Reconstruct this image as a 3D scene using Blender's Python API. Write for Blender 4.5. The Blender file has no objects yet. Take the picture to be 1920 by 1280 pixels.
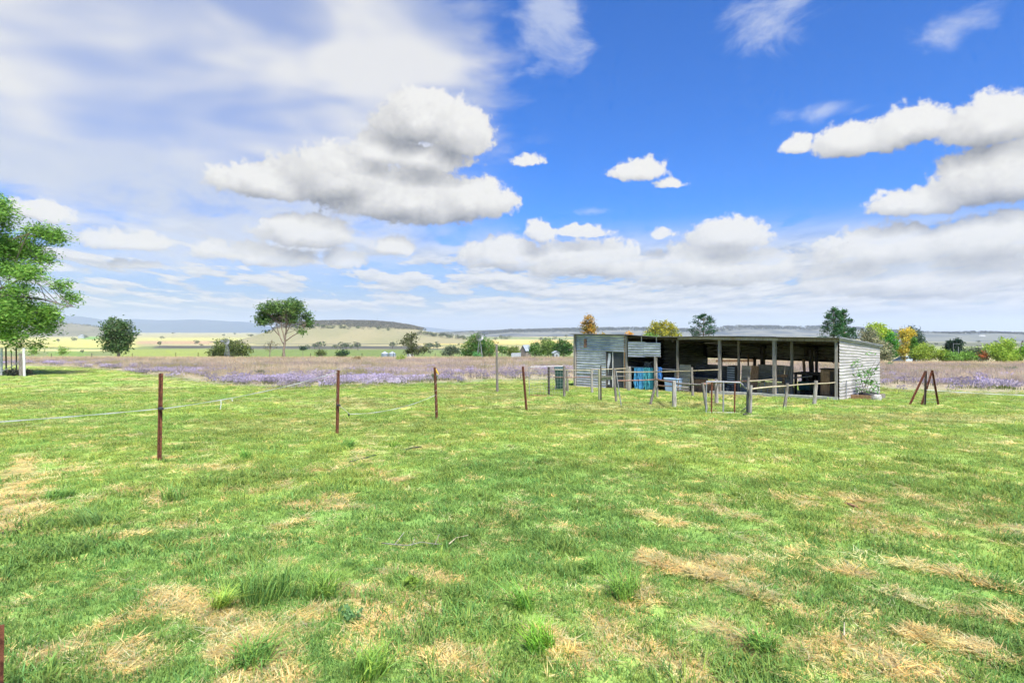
import bpy, math, random
import numpy as np
from mathutils import Vector, Matrix

# ------------------------------------------------------------------ camera, sky, sun, exposure
SC = bpy.context.scene
COL = SC.collection
F, CX, CY, EYE = 1100.0, 960.0, 622.0, 1.65      # focal length in photo pixels, horizon, eye height

cam_d = bpy.data.cameras.new('camera')
cam_d.sensor_width = 36.0
cam_d.lens = 36.0 * F / 1920.0
cam_d.shift_y = (CY - 640.0) / 1920.0
cam_d.clip_start = 0.05
cam_d.clip_end = 60000
cam = bpy.data.objects.new('camera', cam_d)
COL.objects.link(cam)
cam.location = (0, 0, EYE)
cam.rotation_euler = (math.radians(90), 0, 0)
SC.camera = cam

SUN_AZ, SUN_EL = math.radians(158), math.radians(58)      # azimuth clockwise from +Y
SUN_STRENGTH, SKY_STRENGTH, EXPOSURE = 3.9, 0.11, 1.4
sun_d = bpy.data.lights.new('sun', 'SUN')
sun_d.energy = SUN_STRENGTH
sun_d.angle = math.radians(11.0)
sun_d.color = (1.0, 0.955, 0.88)
sun = bpy.data.objects.new('sun', sun_d)
COL.objects.link(sun)
sun.location = (20, -10, 30)
sd = Vector((math.sin(SUN_AZ) * math.cos(SUN_EL), math.cos(SUN_AZ) * math.cos(SUN_EL), math.sin(SUN_EL)))
sun.rotation_euler = sd.to_track_quat('Z', 'Y').to_euler()

SC.view_settings.view_transform = 'Standard'
SC.view_settings.look = 'None'
SC.view_settings.gamma = 1.0
SC.view_settings.use_curve_mapping = False
SC.view_settings.exposure = EXPOSURE
SC.render.engine = 'CYCLES'
SC.cycles.max_bounces = 6
SC.cycles.diffuse_bounces = 2
SC.cycles.glossy_bounces = 2
SC.cycles.transmission_bounces = 3
SC.cycles.transparent_max_bounces = 6
SC.cycles.volume_bounces = 1
SC.cycles.use_adaptive_sampling = True
SC.cycles.adaptive_threshold = 0.02
SC.cycles.adaptive_min_samples = 10
SC.cycles.use_denoising = True
try:
    SC.cycles.denoiser = 'OPENIMAGEDENOISE'
except Exception:
    pass


class X:
    """tiny expression wrapper round math nodes"""
    nt = None

    def __init__(self, s):
        self.s = s

    @staticmethod
    def op(o, *a, clamp=False):
        n = X.nt.nodes.new('ShaderNodeMath')
        n.operation = o
        n.use_clamp = clamp
        for i, v in enumerate(a):
            if isinstance(v, X):
                X.nt.links.new(v.s, n.inputs[i])
            else:
                n.inputs[i].default_value = v
        return X(n.outputs[0])

    def __add__(a, b): return X.op('ADD', a, b)
    def __radd__(a, b): return X.op('ADD', b, a)
    def __sub__(a, b): return X.op('SUBTRACT', a, b)
    def __rsub__(a, b): return X.op('SUBTRACT', b, a)
    def __mul__(a, b): return X.op('MULTIPLY', a, b)
    def __rmul__(a, b): return X.op('MULTIPLY', b, a)
    def __truediv__(a, b): return X.op('DIVIDE', a, b)
    def max(a, b): return X.op('MAXIMUM', a, b)
    def min(a, b): return X.op('MINIMUM', a, b)
    def smax(a, b, k): return X.op('SMOOTH_MAX', a, b, k)
    def pow(a, b): return X.op('POWER', a, b)
    def clamp(a): return X.op('ADD', a, 0.0, clamp=True)

    def step(a, lo, hi):
        n = X.nt.nodes.new('ShaderNodeMapRange')
        n.interpolation_type = 'SMOOTHSTEP'
        X.nt.links.new(a.s, n.inputs[0])
        n.inputs[1].default_value = lo
        n.inputs[2].default_value = hi
        return X(n.outputs[0])


def link(a, b):
    X.nt.links.new(a.s if isinstance(a, X) else a, b)


def vec(x, y, z=0.0):
    n = X.nt.nodes.new('ShaderNodeCombineXYZ')
    for i, v in enumerate((x, y, z)):
        if isinstance(v, X):
            link(v, n.inputs[i])
        else:
            n.inputs[i].default_value = v
    return n.outputs[0]


def vmath(o, a, b=None, c=None):
    n = X.nt.nodes.new('ShaderNodeVectorMath')
    n.operation = o
    for i, v in enumerate((a, b, c)):
        if v is None:
            continue
        if isinstance(v, tuple):
            n.inputs[i].default_value = v
        else:
            link(v, n.inputs[i])
    return n


def noise(vector, scale, detail=4.0, rough=0.5, lac=2.0, dist=0.0, color=False):
    n = X.nt.nodes.new('ShaderNodeTexNoise')
    if vector is not None:
        link(vector, n.inputs['Vector'])
    n.inputs['Scale'].default_value = scale
    n.inputs['Detail'].default_value = detail
    n.inputs['Roughness'].default_value = rough
    n.inputs['Lacunarity'].default_value = lac
    n.inputs['Distortion'].default_value = dist
    return n.outputs['Color'] if color else X(n.outputs['Fac'])


def mixc(f, a, b):
    n = X.nt.nodes.new('ShaderNodeMix')
    n.data_type = 'RGBA'
    if isinstance(f, X):
        link(f, n.inputs[0])
    else:
        n.inputs[0].default_value = f
    for i, v in ((6, a), (7, b)):
        if isinstance(v, tuple):
            n.inputs[i].default_value = (*v[:3], 1)
        else:
            link(v, n.inputs[i])
    return n.outputs[2]


def azel(px, py):
    dx, dz = px - CX, CY - py
    return math.atan2(dx, F) * F, math.atan2(dz, math.hypot(F, dx)) * F


world = bpy.data.worlds.new('World')
SC.world = world
world.use_nodes = True
world.cycles.sampling_method = 'MANUAL'
world.cycles.sample_map_resolution = 512
nt = X.nt = world.node_tree
nt.nodes.clear()
sky = nt.nodes.new('ShaderNodeTexSky')
sky.sky_type = 'NISHITA'
sky.sun_disc = False
sky.sun_elevation = SUN_EL
sky.sun_rotation = SUN_AZ
sky.altitude = 400
sky.air_density = 1.0
sky.dust_density = 0.6
sky.ozone_density = 3.0
tc = nt.nodes.new('ShaderNodeTexCoord').outputs['Generated']
sep = nt.nodes.new('ShaderNodeSeparateXYZ')
link(tc, sep.inputs[0])
dX, dY, dZ = (X(sep.outputs[i]) for i in range(3))
U = X.op('ARCTAN2', dX, dY) * F
V = X.op('ARCSINE', dZ) * F
# clouds that stand in the sky: (centre, radii) of their puffs
CUM = [(785, 232, 90, 76), (858, 256, 74, 78), (805, 302, 95, 46),
       (495, 350, 108, 52), (640, 345, 135, 86), (705, 290, 64, 50), (765, 384, 165, 78), (885, 384, 92, 62),
       (990, 301, 32, 18), (1192, 328, 58, 28), (1252, 345, 28, 13),
       (1494, 276, 36, 28), (1600, 270, 95, 46), (1712, 248, 110, 62), (1862, 240, 150, 84),
       (1885, 342, 190, 92), (1735, 382, 135, 44),
       (80, 403, 72, 32), (240, 456, 90, 30), (495, 482, 125, 30), (575, 442, 110, 46), (735, 466, 42, 26), (645, 490, 48, 23),
       (115, 503, 44, 13), (255, 500, 64, 11),
       (1010, 441, 30, 28), (1095, 437, 62, 16), (1240, 442, 26, 16), (1368, 450, 102, 46),
       (955, 488, 100, 48), (1100, 495, 140, 50), (1330, 510, 200, 58), (1655, 475, 165, 58),
       (1850, 458, 165, 62), (1700, 528, 280, 62)]
blobs = []
for (cx, cy, rx, ry) in CUM:
    u, v = azel(cx, cy)
    u2 = azel(cx + rx, cy)[0]
    v2 = azel(cx, cy - ry)[1]
    blobs.append((u, v, abs(u2 - u), abs(v2 - v)))


def cloud_field(uv):
    out = None
    for (u, v, rx, ry) in blobs:
        m = vmath('MULTIPLY_ADD', uv, (1 / rx, 1 / ry, 0), (-u / rx, -v / ry, 0)).outputs[0]
        m = vmath('MAXIMUM', m, vmath('MULTIPLY', m, (-1, -1.9, 0)).outputs[0]).outputs[0]
        wgt = min(1.25, math.sqrt(ry / 42.0))
        g = X.op('MULTIPLY_ADD', X(vmath('LENGTH', m).outputs['Value']), -wgt, wgt)
        out = g if out is None else out.smax(g, 0.12)
    return out


def detail(dirv):
    a = noise(dirv, 9, 2, .5)
    b = noise(dirv, 34, 3, .6)
    c_ = noise(dirv, 95, 3, .62)
    return (a - .5) * .6 + (b - .5) * 1.35 + (c_ - .5) * .75


wn = noise(vmath('ADD', tc, (3.1, .7, 1.9)).outputs[0], 15, 3, .55, color=True)
woff = vmath('MULTIPLY', vmath('SUBTRACT', wn, (.5, .5, .5)).outputs[0], (42, 30, 0)).outputs[0]
uv0 = vec(U, V)
uvw = vmath('ADD', uv0, woff).outputs[0]
uvs = vmath('ADD', uvw, (12, 30, 0)).outputs[0]
dirs = vmath('ADD', tc, (0.010, 0.0, 0.018)).outputs[0]
# general field of small flat cumulus low over the horizon, everywhere around
el = V / F
Vp = V.max(0.0) + 42.0
lnV = X.op('LOGARITHM', Vp, math.e)
Us = U / (V.max(0.0) * .38 + 62.0)
pl = vec(Us, lnV * 5.0, 0.0)
ps = vec(Us + .05, lnV * 5.0 + .30, 0.0)
lowmask = (V.step(12, 50) * (1.0 - V.step(110, 215)))


def low(p):
    return noise(p, 1.0, 6, .62) * 1.35


l0, l1 = low(pl), low(ps)
d0, d1 = detail(tc), detail(dirs)
c0, c1 = cloud_field(uvw), cloud_field(uvs)
f0 = c0 + d0 * .70
cum_a = f0.step(-.05, .22)
cum_l = ((c0 - c1).max(-.75).min(.8) * .72 + (d0 - d1) * .34 + .62 - f0.step(.35, 1.0) * .08).clamp()
low_a = (l0 - .63 + U.step(-300, 150) * .13).step(.0, .11) * lowmask * .9
low_l = ((l0 - l1) * 2.8 + .62).clamp()
# thin high veil in the north-west, wisps elsewhere
strv = vmath('MULTIPLY', tc, (1.0, 1.6, 3.2)).outputs[0]
n_v = noise(strv, 3.2, 5, .58, dist=.5)
n_w = noise(vmath('MULTIPLY', tc, (2.2, 1.0, 4.5)).outputs[0], 4.0, 6, .62, dist=.7)


def soft(cx, cy, rx, ry):
    u, v = azel(cx, cy)
    m = vmath('MULTIPLY_ADD', uvw, (1 / rx, 1 / ry, 0), (-u / rx, -v / ry, 0)).outputs[0]
    return 1.0 - X(vmath('LENGTH', m).outputs['Value'])


veil = soft(330, 120, 580, 330).max(soft(650, 70, 225, 240)).max(soft(60, 60, 600, 330)) + (n_v - .5) * 1.0
veil_thin = noise(strv, 2.1, 3, .55, dist=.3).step(.40, .62)
veil_a = veil.step(.0, .34) * (veil_thin * .40 + .56)
wisp = soft(1040, 45, 105, 105).max(soft(1440, 35, 120, 75) - .12).max(soft(1760, 60, 120, 60) - .28).max(soft(1530, 210, 110, 26) - .22).max(soft(1120, 395, 90, 18) - .35)
wisp_a = (wisp + (n_w - .5) * 2.4).step(.10, 1.05) * .58
streak = (n_w * 1.0 + n_v * .6)
streak_mask = (1.0 - V.step(250, 340)) * V.step(60, 170) * (1.0 - U.step(-330, 60))
streak_a = (streak - .62).step(-.06, .26) * streak_mask * .85
haze_a = (1.0 - V.step(-10, 250)).pow(1.35) * .93
# colours are radiances before the background strength
skyc = vmath('MULTIPLY', sky.outputs[0], (.062, .315, .69)).outputs[0]
K = 2.95
c = mixc(haze_a, skyc, (.585 * K, .635 * K, .655 * K))
c = mixc(streak_a, c, (.86 * K, .92 * K, 1.03 * K))
c = mixc(veil_a, c, mixc(veil_thin, (.64 * K, .71 * K, .88 * K), (.97 * K, .97 * K, .98 * K)))
c = mixc(wisp_a, c, (.90 * K, .96 * K, 1.06 * K))
c = mixc(low_a, c, mixc(low_l, (.50 * K, .56 * K, .66 * K), (1.0 * K, .99 * K, .98 * K)))
c = mixc(cum_a * (1.0 - haze_a * .55), c, mixc(cum_l, (.30 * K, .32 * K, .37 * K), (1.04 * K, 1.03 * K, 1.01 * K)))
bg = nt.nodes.new('ShaderNodeBackground')
bg.inputs['Strength'].default_value = SKY_STRENGTH
link(c, bg.inputs['Color'])
wo = nt.nodes.new('ShaderNodeOutputWorld')
link(bg.outputs[0], wo.inputs['Surface'])
# ------------------------------------------------------------------ helpers
R = random.Random(7)
RNG = np.random.default_rng(11)


def sstep(x, a, b):
    t = np.clip((np.asarray(x, float) - a) / (b - a), 0, 1)
    return t * t * (3 - 2 * t)


_perm = RNG.integers(0, 2 ** 31, 4096)


def vnoise(x, y, seed=0):
    x = np.asarray(x, float); y = np.asarray(y, float)
    xi = np.floor(x).astype(np.int64); yi = np.floor(y).astype(np.int64)
    fx = x - xi; fy = y - yi
    fx = fx * fx * (3 - 2 * fx); fy = fy * fy * (3 - 2 * fy)

    def h(a, b):
        k = (a * 73856093) ^ (b * 19349663) ^ (seed * 83492791 + 1013)
        k = (k ^ (k >> 13)) * 1274126177
        return (_perm[(k ^ (k >> 16)) & 4095] % 65536) / 65535.0
    return ((h(xi, yi) * (1 - fx) + h(xi + 1, yi) * fx) * (1 - fy) + (h(xi, yi + 1) * (1 - fx) + h(xi + 1, yi + 1) * fx) * fy)


def fbm(x, y, o=4, seed=0, g=.5):
    s = 0.0; a = 1.0; t = 0.0
    for i in range(o):
        s = s + a * vnoise(x * 2 ** i + 17.3 * i, y * 2 ** i - 9.1 * i, seed + i)
        t += a; a *= g
    return s / t


class MB:
    """collects shapes; build() links them as one mesh object"""

    def __init__(self):
        self.v = []; self.f = []; self.n = 0; self.c = []

    def add(self, v, f, col=None):
        v = np.asarray(v, float).reshape(-1, 3)
        self.v.append(v)
        self.f += [tuple(i + self.n for i in q) for q in f]
        self.n += len(v)
        if col is not None:
            self.c.append(np.tile(np.asarray(col, float), (len(v), 1)))
        return self

    def hexa(self, p):       # 8 corners: bottom ring 0-3, top ring 4-7
        return self.add(p, [(3, 2, 1, 0), (4, 5, 6, 7), (0, 1, 5, 4), (1, 2, 6, 5), (2, 3, 7, 6), (3, 0, 4, 7)])

    def box(self, a, b):
        (x0, y0, z0), (x1, y1, z1) = a, b
        return self.hexa([(x0, y0, z0), (x1, y0, z0), (x1, y1, z0), (x0, y1, z0), (x0, y0, z1), (x1, y0, z1), (x1, y1, z1), (x0, y1, z1)])

    def tube(self, pts, rad, n=8, cap=True, jitter=0.0, sq=None):
        pts = [np.asarray(p, float) for p in pts]
        if not hasattr(rad, '__len__'):
            rad = [rad] * len(pts)
        V = []; Fc = []
        up = None
        for i, p in enumerate(pts):
            d = pts[min(i + 1, len(pts) - 1)] - pts[max(i - 1, 0)]
            d = d / (np.linalg.norm(d) + 1e-9)
            if up is None:
                up = np.array((1., 0, 0)) if abs(d[0]) < .8 else np.array((0, 1., 0))
            a = np.cross(d, up); a /= np.linalg.norm(a) + 1e-9
            b = np.cross(d, a)
            up = np.cross(a, d)
            for k in range(n):
                t = 2 * math.pi * (k + .5) / n
                r = rad[i] * (1 + jitter * (R.random() - .5))
                V.append(p + r * (math.cos(t) * a + math.sin(t) * b))
        for i in range(len(pts) - 1):
            for k in range(n):
                Fc.append((i * n + k, i * n + (k + 1) % n, (i + 1) * n + (k + 1) % n, (i + 1) * n + k))
        if cap:
            Fc.append(tuple(range(n - 1, -1, -1)))
            Fc.append(tuple((len(pts) - 1) * n + k for k in range(n)))
        return self.add(V, Fc)

    def beam(self, p, q, w, h, up=(0, 0, 1)):
        p = np.asarray(p, float); q = np.asarray(q, float)
        d = q - p; d /= np.linalg.norm(d)
        up = np.asarray(up, float)
        if abs(np.dot(up, d)) > .95:
            up = np.array((0.6606, -.7507, 0))
        s = np.cross(d, up); s /= np.linalg.norm(s)
        u = np.cross(s, d)
        s = s * w / 2; u = u * h / 2
        return self.hexa([p - s - u, p + s - u, q + s - u, q - s - u, p - s + u, p + s + u, q + s + u, q - s + u])

    def build(self, name, mat, parent=None, smooth=False, loc=None, bevel=0.0):
        me = bpy.data.meshes.new(name)
        v = np.concatenate(self.v) if self.v else np.zeros((0, 3))
        off = np.array(parent.matrix_basis.translation) if parent is not None else np.array(loc if loc is not None else (0, 0, 0))
        if parent is not None and parent.parent is not None:
            off = off + np.array(parent.parent.location)
        me.from_pydata((v - off).tolist(), [], self.f)
        if self.c:
            ca = me.color_attributes.new('Col', 'FLOAT_COLOR', 'POINT')
            cc = np.concatenate(self.c)
            ca.data.foreach_set('color', np.c_[cc, np.ones(len(cc))].ravel().astype(np.float32))
        if smooth:
            me.polygons.foreach_set('use_smooth', [True] * len(me.polygons))
        me.update()
        o = bpy.data.objects.new(name, me)
        if mat is not None:
            me.materials.append(mat)
        COL.objects.link(o)
        if parent is not None:
            o.parent = parent
        elif loc is not None:
            o.location = loc
        if bevel:
            m = o.modifiers.new('bevel', 'BEVEL'); m.width = bevel; m.segments = 1
        return o


def tag(o, label=None, cat=None, group=None, kind=None):
    if label: o['label'] = label
    if cat: o['category'] = cat
    if group: o['group'] = group
    if kind: o['kind'] = kind
    return o


def thing(name, label, cat, loc, group=None):
    o = bpy.data.objects.new(name, None)
    o.empty_display_size = .2
    COL.objects.link(o)
    o.location = loc
    return tag(o, label, cat, group)


def copy_tree(o, parent=None):
    c = o.copy()
    COL.objects.link(c)
    c.parent = parent
    for ch in [k for k in bpy.data.objects if k.parent == o]:
        copy_tree(ch, c)
    return c


# ------------------------------------------------------------------ materials
def material(name, build):
    m = bpy.data.materials.new(name)
    m.use_nodes = True
    X.nt = m.node_tree
    X.nt.nodes.clear()
    out = X.nt.nodes.new('ShaderNodeOutputMaterial')
    build(out)
    return m


def bsdf(out, col, rough=.7, metal=0.0, spec=.3, bump=None, bstr=.3, bdist=.01):
    n = X.nt.nodes.new('ShaderNodeBsdfPrincipled')
    if isinstance(col, tuple):
        n.inputs['Base Color'].default_value = (*col, 1)
    else:
        link(col, n.inputs['Base Color'])
    if isinstance(rough, X):
        link(rough, n.inputs['Roughness'])
    else:
        n.inputs['Roughness'].default_value = rough
    n.inputs['Metallic'].default_value = metal
    n.inputs['Specular IOR Level'].default_value = spec
    if bump is not None:
        b = X.nt.nodes.new('ShaderNodeBump')
        b.inputs['Strength'].default_value = bstr
        b.inputs['Distance'].default_value = bdist
        link(bump, b.inputs['Height'])
        link(b.outputs[0], n.inputs['Normal'])
    link(n.outputs[0], out.inputs['Surface'])
    return n


def objco():
    return X.nt.nodes.new('ShaderNodeTexCoord').outputs['Object']


def geopos():
    return X.nt.nodes.new('ShaderNodeNewGeometry').outputs['Position']


def attr(name, typ='GEOMETRY'):
    a = X.nt.nodes.new('ShaderNodeAttribute')
    a.attribute_name = name
    a.attribute_type = typ
    return a.outputs['Color']


def rnd():
    return X(X.nt.nodes.new('ShaderNodeObjectInfo').outputs['Random'])


def grain(name, c1, c2, c3=None, stretch=(12, 12, 1.2), rough=.85, scale=3.0):
    def b(out):
        p = vmath('MULTIPLY', geopos(), stretch).outputs[0]
        a = noise(p, scale, 6, .65)
        c = mixc(a.step(.32, .68), c1, c2)
        if c3:
            c = mixc(noise(geopos(), 2.3, 4, .6).step(.55, .72), c, c3)
        v = rnd() * .35 + .82
        c = vmath('MULTIPLY', c, vec(v, v, v)).outputs[0]
        bsdf(out, c, rough, bump=a, bstr=.6, bdist=.01)
    return material(name, b)


def metal_sheet(name, base, dark, rust, rust_lo=.60, rust_hi=.74, rough=.45, metal=.35):
    def b(out):
        g = geopos()
        st = vmath('MULTIPLY', g, (1.0, 1.0, 5.0)).outputs[0]
        a = noise(st, 1.6, 6, .65)
        f = noise(g, 14, 5, .7)
        c = mixc((a * .7 + f * .3).step(.36, .66), dark, base)
        r = (noise(vmath('MULTIPLY', g, (1.4, 1.4, .6)).outputs[0], 1.5, 6, .68) * .8 + f * .2)
        c = mixc(r.step(rust_lo, rust_hi), c, rust)
        v = rnd() * .28 + .84
        c = vmath('MULTIPLY', c, vec(v, v, v)).outputs[0]
        bsdf(out, c, rough, metal=metal, spec=.4, bump=f, bstr=.12)
    return material(name, b)


def plain(name, c1, c2, scale=6.0, rough=.7, metal=0.0, bump=.2):
    def b(out):
        a = noise(geopos(), scale, 6, .65)
        bsdf(out, mixc(a.step(.35, .65), c1, c2), rough, metal=metal, bump=a, bstr=bump)
    return material(name, b)


M = {}
M['timber'] = grain('weathered_timber', (.095, .082, .07), (.255, .235, .205), (.16, .12, .085))
M['timber_pale'] = grain('pale_weathered_timber', (.165, .15, .13), (.36, .34, .305), (.22, .17, .12))
M['timber_dark'] = grain('dark_timber', (.025, .02, .016), (.085, .066, .05))
M['timber_brown'] = grain('brown_timber', (.18, .10, .05), (.34, .21, .115), (.13, .085, .055))
M['pole'] = grain('bamboo_pole', (.28, .235, .15), (.45, .39, .27), stretch=(3, 3, 3))
M['olive_post'] = grain('painted_post', (.17, .17, .10), (.30, .30, .20))
M['rust'] = plain('rusty_steel', (.065, .022, .013), (.20, .075, .04), 30, .8, .2)
M['rust_light'] = plain('rusty_pipe', (.16, .075, .05), (.36, .22, .17), 14, .75, .1)
M['galv'] = metal_sheet('galvanised_sheet', (.56, .58, .60), (.27, .29, .33), (.22, .12, .07), .59, .78)
M['galv_blue'] = metal_sheet('old_bluish_sheet', (.40, .44, .50), (.19, .225, .28), (.24, .12, .06), .60, .74)
M['galv_white'] = metal_sheet('weathered_pale_sheet', (.52, .49, .475), (.31, .295, .285), (.29, .22, .145), .66, .88, .55, .12)
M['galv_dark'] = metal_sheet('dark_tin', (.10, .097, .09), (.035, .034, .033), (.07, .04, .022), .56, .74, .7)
M['galv_tan'] = metal_sheet('tan_tin', (.25, .22, .16), (.12, .105, .075), (.20, .11, .055), .54, .70, .6, .1)
M['roof'] = metal_sheet('roof_tin', (.26, .26, .255), (.11, .11, .105), (.24, .13, .075), .55, .74)
M['pipe'] = plain('grey_pipe', (.22, .225, .23), (.34, .35, .36), 20, .5, .4)
M['concrete'] = plain('concrete', (.27, .285, .25), (.40, .415, .365), 8, .9)
M['white'] = plain('white_paint', (.50, .50, .48), (.62, .62, .60), 5, .6)
M['tape'] = plain('white_tape', (.60, .61, .60), (.72, .72, .71), 40, .5)
M['black'] = plain('black_plastic', (.012, .013, .015), (.035, .036, .04), 8, .5)
M['bin'] = plain('dark_green_plastic', (.010, .035, .028), (.020, .055, .045), 8, .45)
M['green'] = plain('green_drum_paint', (.015, .06, .045), (.03, .10, .075), 8, .5)
M['blue1'] = plain('blue_twine', (.04, .27, .55), (.12, .45, .72), 60, .6)
M['blue2'] = plain('teal_twine', (.045, .31, .40), (.12, .48, .54), 60, .6)
M['blue3'] = plain('deep_blue_twine', (.03, .16, .52), (.08, .30, .70), 60, .6)
M['tub'] = plain('pale_blue_plastic', (.30, .45, .68), (.40, .55, .76), 5, .45)
M['mesh'] = plain('dark_fly_screen', (.035, .04, .045), (.07, .075, .08), 70, .7)
M['curtain'] = plain('pale_cloth', (.45, .47, .50), (.60, .62, .64), 9, .8)
M['yellow'] = plain('yellow_handle', (.55, .36, .03), (.70, .48, .05), 9, .5)
M['stone'] = plain('pale_stone', (.27, .26, .235), (.42, .41, .375), 12, .9)
M['wire'] = plain('wire', (.28, .29, .30), (.40, .41, .42), 30, .45, .6)
M['bark'] = grain('bark', (.10, .075, .055), (.27, .22, .17), stretch=(4, 4, 1))
M['bark_pale'] = grain('pale_bark', (.25, .20, .155), (.47, .42, .36), (.20, .15, .11), stretch=(3, 3, 1))
M['tin_item'] = metal_sheet('old_loose_tin', (.46, .42, .33), (.26, .23, .17), (.26, .15, .08), .54, .70, .6, .1)
M['hay'] = grain('hay', (.44, .32, .14), (.70, .54, .27), (.32, .21, .09), stretch=(6, 6, 18), rough=.95)
M['car_paint'] = plain('pale_blue_car_paint', (.42, .52, .60), (.45, .55, .63), 3, .3, 0, 0)
M['glass'] = plain('dark_glass', (.03, .035, .04), (.05, .055, .06), 3, .12, 0, 0)
M['board_wall'] = grain('grey_board_wall', (.15, .125, .10), (.29, .25, .21), stretch=(2, 2, .6))
M['silo'] = metal_sheet('silo_tin', (.34, .40, .46), (.20, .25, .31), (.25, .2, .15), .8, .95)
M['pale_roof'] = metal_sheet('pale_roof_tin', (.52, .56, .62), (.38, .42, .47), (.35, .25, .18), .78, .95)


def leaf_mat(name, instancer=False, trans=.35, rough=.6):
    def b(out):
        if instancer:
            c = vmath('MULTIPLY', attr('tint', 'INSTANCER'), attr('Col')).outputs[0]
        else:
            c = attr('Col')
        n = X.nt.nodes.new('ShaderNodeBsdfPrincipled')
        link(c, n.inputs['Base Color'])
        n.inputs['Roughness'].default_value = rough
        n.inputs['Specular IOR Level'].default_value = .15
        t = X.nt.nodes.new('ShaderNodeBsdfTranslucent')
        link(c, t.inputs['Color'])
        mx = X.nt.nodes.new('ShaderNodeMixShader')
        mx.inputs[0].default_value = trans
        link(n.outputs[0], mx.inputs[1])
        link(t.outputs[0], mx.inputs[2])
        link(mx.outputs[0], out.inputs['Surface'])
    return material(name, b)


M['blade'] = leaf_mat('grass_blade', True, .52)
M['leaf'] = leaf_mat('leaf', False, .38)

# ------------------------------------------------------------------ lie of the land
_ty = np.arange(-60, 1600, 1.0)
_tz = np.interp(_ty, [-60, -6, 0, 38, 95, 100, 770, 1600], [.24, .24, 0, -1.52, -2.86, -3.1, -40, -40])
_k = np.exp(-.5 * (np.arange(-12, 13) / 4.0) ** 2); _k /= _k.sum()
_tzs = np.convolve(np.pad(_tz, 12, mode='edge'), _k, mode='valid')
_tz = np.where((_ty > -8) & (_ty < 33), _tz, _tzs)


def P(px, py, Y):
    """point seen at photo position (px, py) that stands Y metres ahead"""
    return np.array(((px - CX) * Y / F, Y, EYE - (py - CY) * Y / F))


def base_h(x, y):
    x = np.asarray(x, float); y = np.asarray(y, float)
    z = np.interp(y, _ty, _tz)
    z = z + np.maximum(0, y - 2500) * .0034 * sstep(y, 2500, 3500)
    z = z - .75 * sstep(x, 16, 55) * sstep(y, 32, 75)
    far = sstep(y, 150, 900)
    z = z + far * (fbm(x / 420, y / 420, 3, 5) - .5) * 5
    return z


def ground_at(px, py):
    """where the ray through (px, py) meets the slope"""
    lo, hi = 1.0, 96.0
    for _ in range(46):
        m = (lo + hi) / 2
        if EYE - (py - CY) * m / F > float(base_h((px - CX) * m / F, m)):
            lo = m
        else:
            hi = m
    return np.array(((px - CX) * lo / F, lo))


def gp(px, py):
    x, y = ground_at(px, py)
    return np.array((x, y, float(base_h(x, y))))


# ridges of raked dry grass (polylines) and dry patches, traced on the lawn
RIDGE = [([(1175, 960), (1215, 972), (1262, 986), (1332, 992)], .075, .085), ([(1345, 968), (1378, 964), (1412, 976)], .07, .07),
         ([(1068, 1032), (1130, 1052)], .08, .055), ([(1165, 1040), (1190, 1036)], .07, .05),
         ([(1218, 1044), (1262, 1074), (1330, 1090), (1400, 1112), (1466, 1146)], .085, .10),
         ([(1115, 1104), (1150, 1106)], .07, .06), ([(1196, 1112), (1228, 1142)], .07, .09),
         ([(1420, 1012), (1470, 1018), (1512, 1030), (1580, 1040), (1640, 1056)], .06, .06),
         ([(1692, 1060), (1740, 1071), (1800, 1076), (1850, 1096), (1892, 1106)], .07, .085),
         ([(1650, 1108), (1722, 1140), (1800, 1151), (1850, 1160), (1930, 1166)], .07, .075),
         ([(1690, 1198), (1750, 1204), (1802, 1216), (1885, 1243)], .07, .08),
         ([(1820, 980), (1852, 986), (1925, 999)], .06, .06), ([(945, 1142), (992, 1166)], .06, .06),
         ([(878, 984), (896, 977), (918, 985)], .07, .06), ([(1400, 1200), (1450, 1240), (1500, 1275)], .08, .05)]
DRY = [([(300, 1118), (380, 1140), (440, 1175), (480, 1215), (525, 1280)], .15), ([(180, 1185), (280, 1150)], .07), ([(60, 1235), (140, 1220), (240, 1262)], .10),
       ([(0, 1000), (40, 960), (60, 925)], .22), ([(0, 945), (30, 900), (50, 852)], .20), ([(125, 880), (190, 872)], .14), ([(225, 920), (300, 918)], .12), ([(262, 860), (330, 858)], .16),
       ([(715, 1068), (780, 1080), (848, 1086)], .07), ([(590, 1150), (660, 1105), (735, 1165)], .10), ([(700, 1150), (690, 1190)], .07), ([(800, 1222), (850, 1235), (905, 1262)], .09),
       ([(515, 950), (680, 955)], .07), ([(560, 975), (520, 990)], .07), ([(640, 872), (690, 868)], .10), ([(320, 832), (400, 830)], .10), ([(1040, 985), (1090, 1000)], .05),
       ([(960, 880), (1000, 884)], .12), ([(1420, 862), (1480, 862)], .14), ([(1100, 790), (1250, 795), (1400, 790)], .45), ([(1080, 742), (1300, 752), (1500, 762), (1640, 764)], .35),
       ([(1230, 1220), (1300, 1250)], .14), ([(1350, 1180), (1420, 1230)], .12), ([(1240, 1060), (1300, 1070), (1380, 1060)], .14), ([(1560, 1070), (1600, 1075)], .12),
       ([(1660, 1240), (1760, 1270)], .16), ([(1000, 1180), (1060, 1215), (1100, 1240)], .09), ([(1120, 1180), (1170, 1200)], .07), ([(1700, 930), (1760, 940)], .05)]


def _poly(pts):
    return np.array([ground_at(*p) for p in pts])


RIDGE_W = [(_poly(p), w, h) for p, w, h in RIDGE]
DRY_W = [(_poly(p), w) for p, w in DRY]


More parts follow.
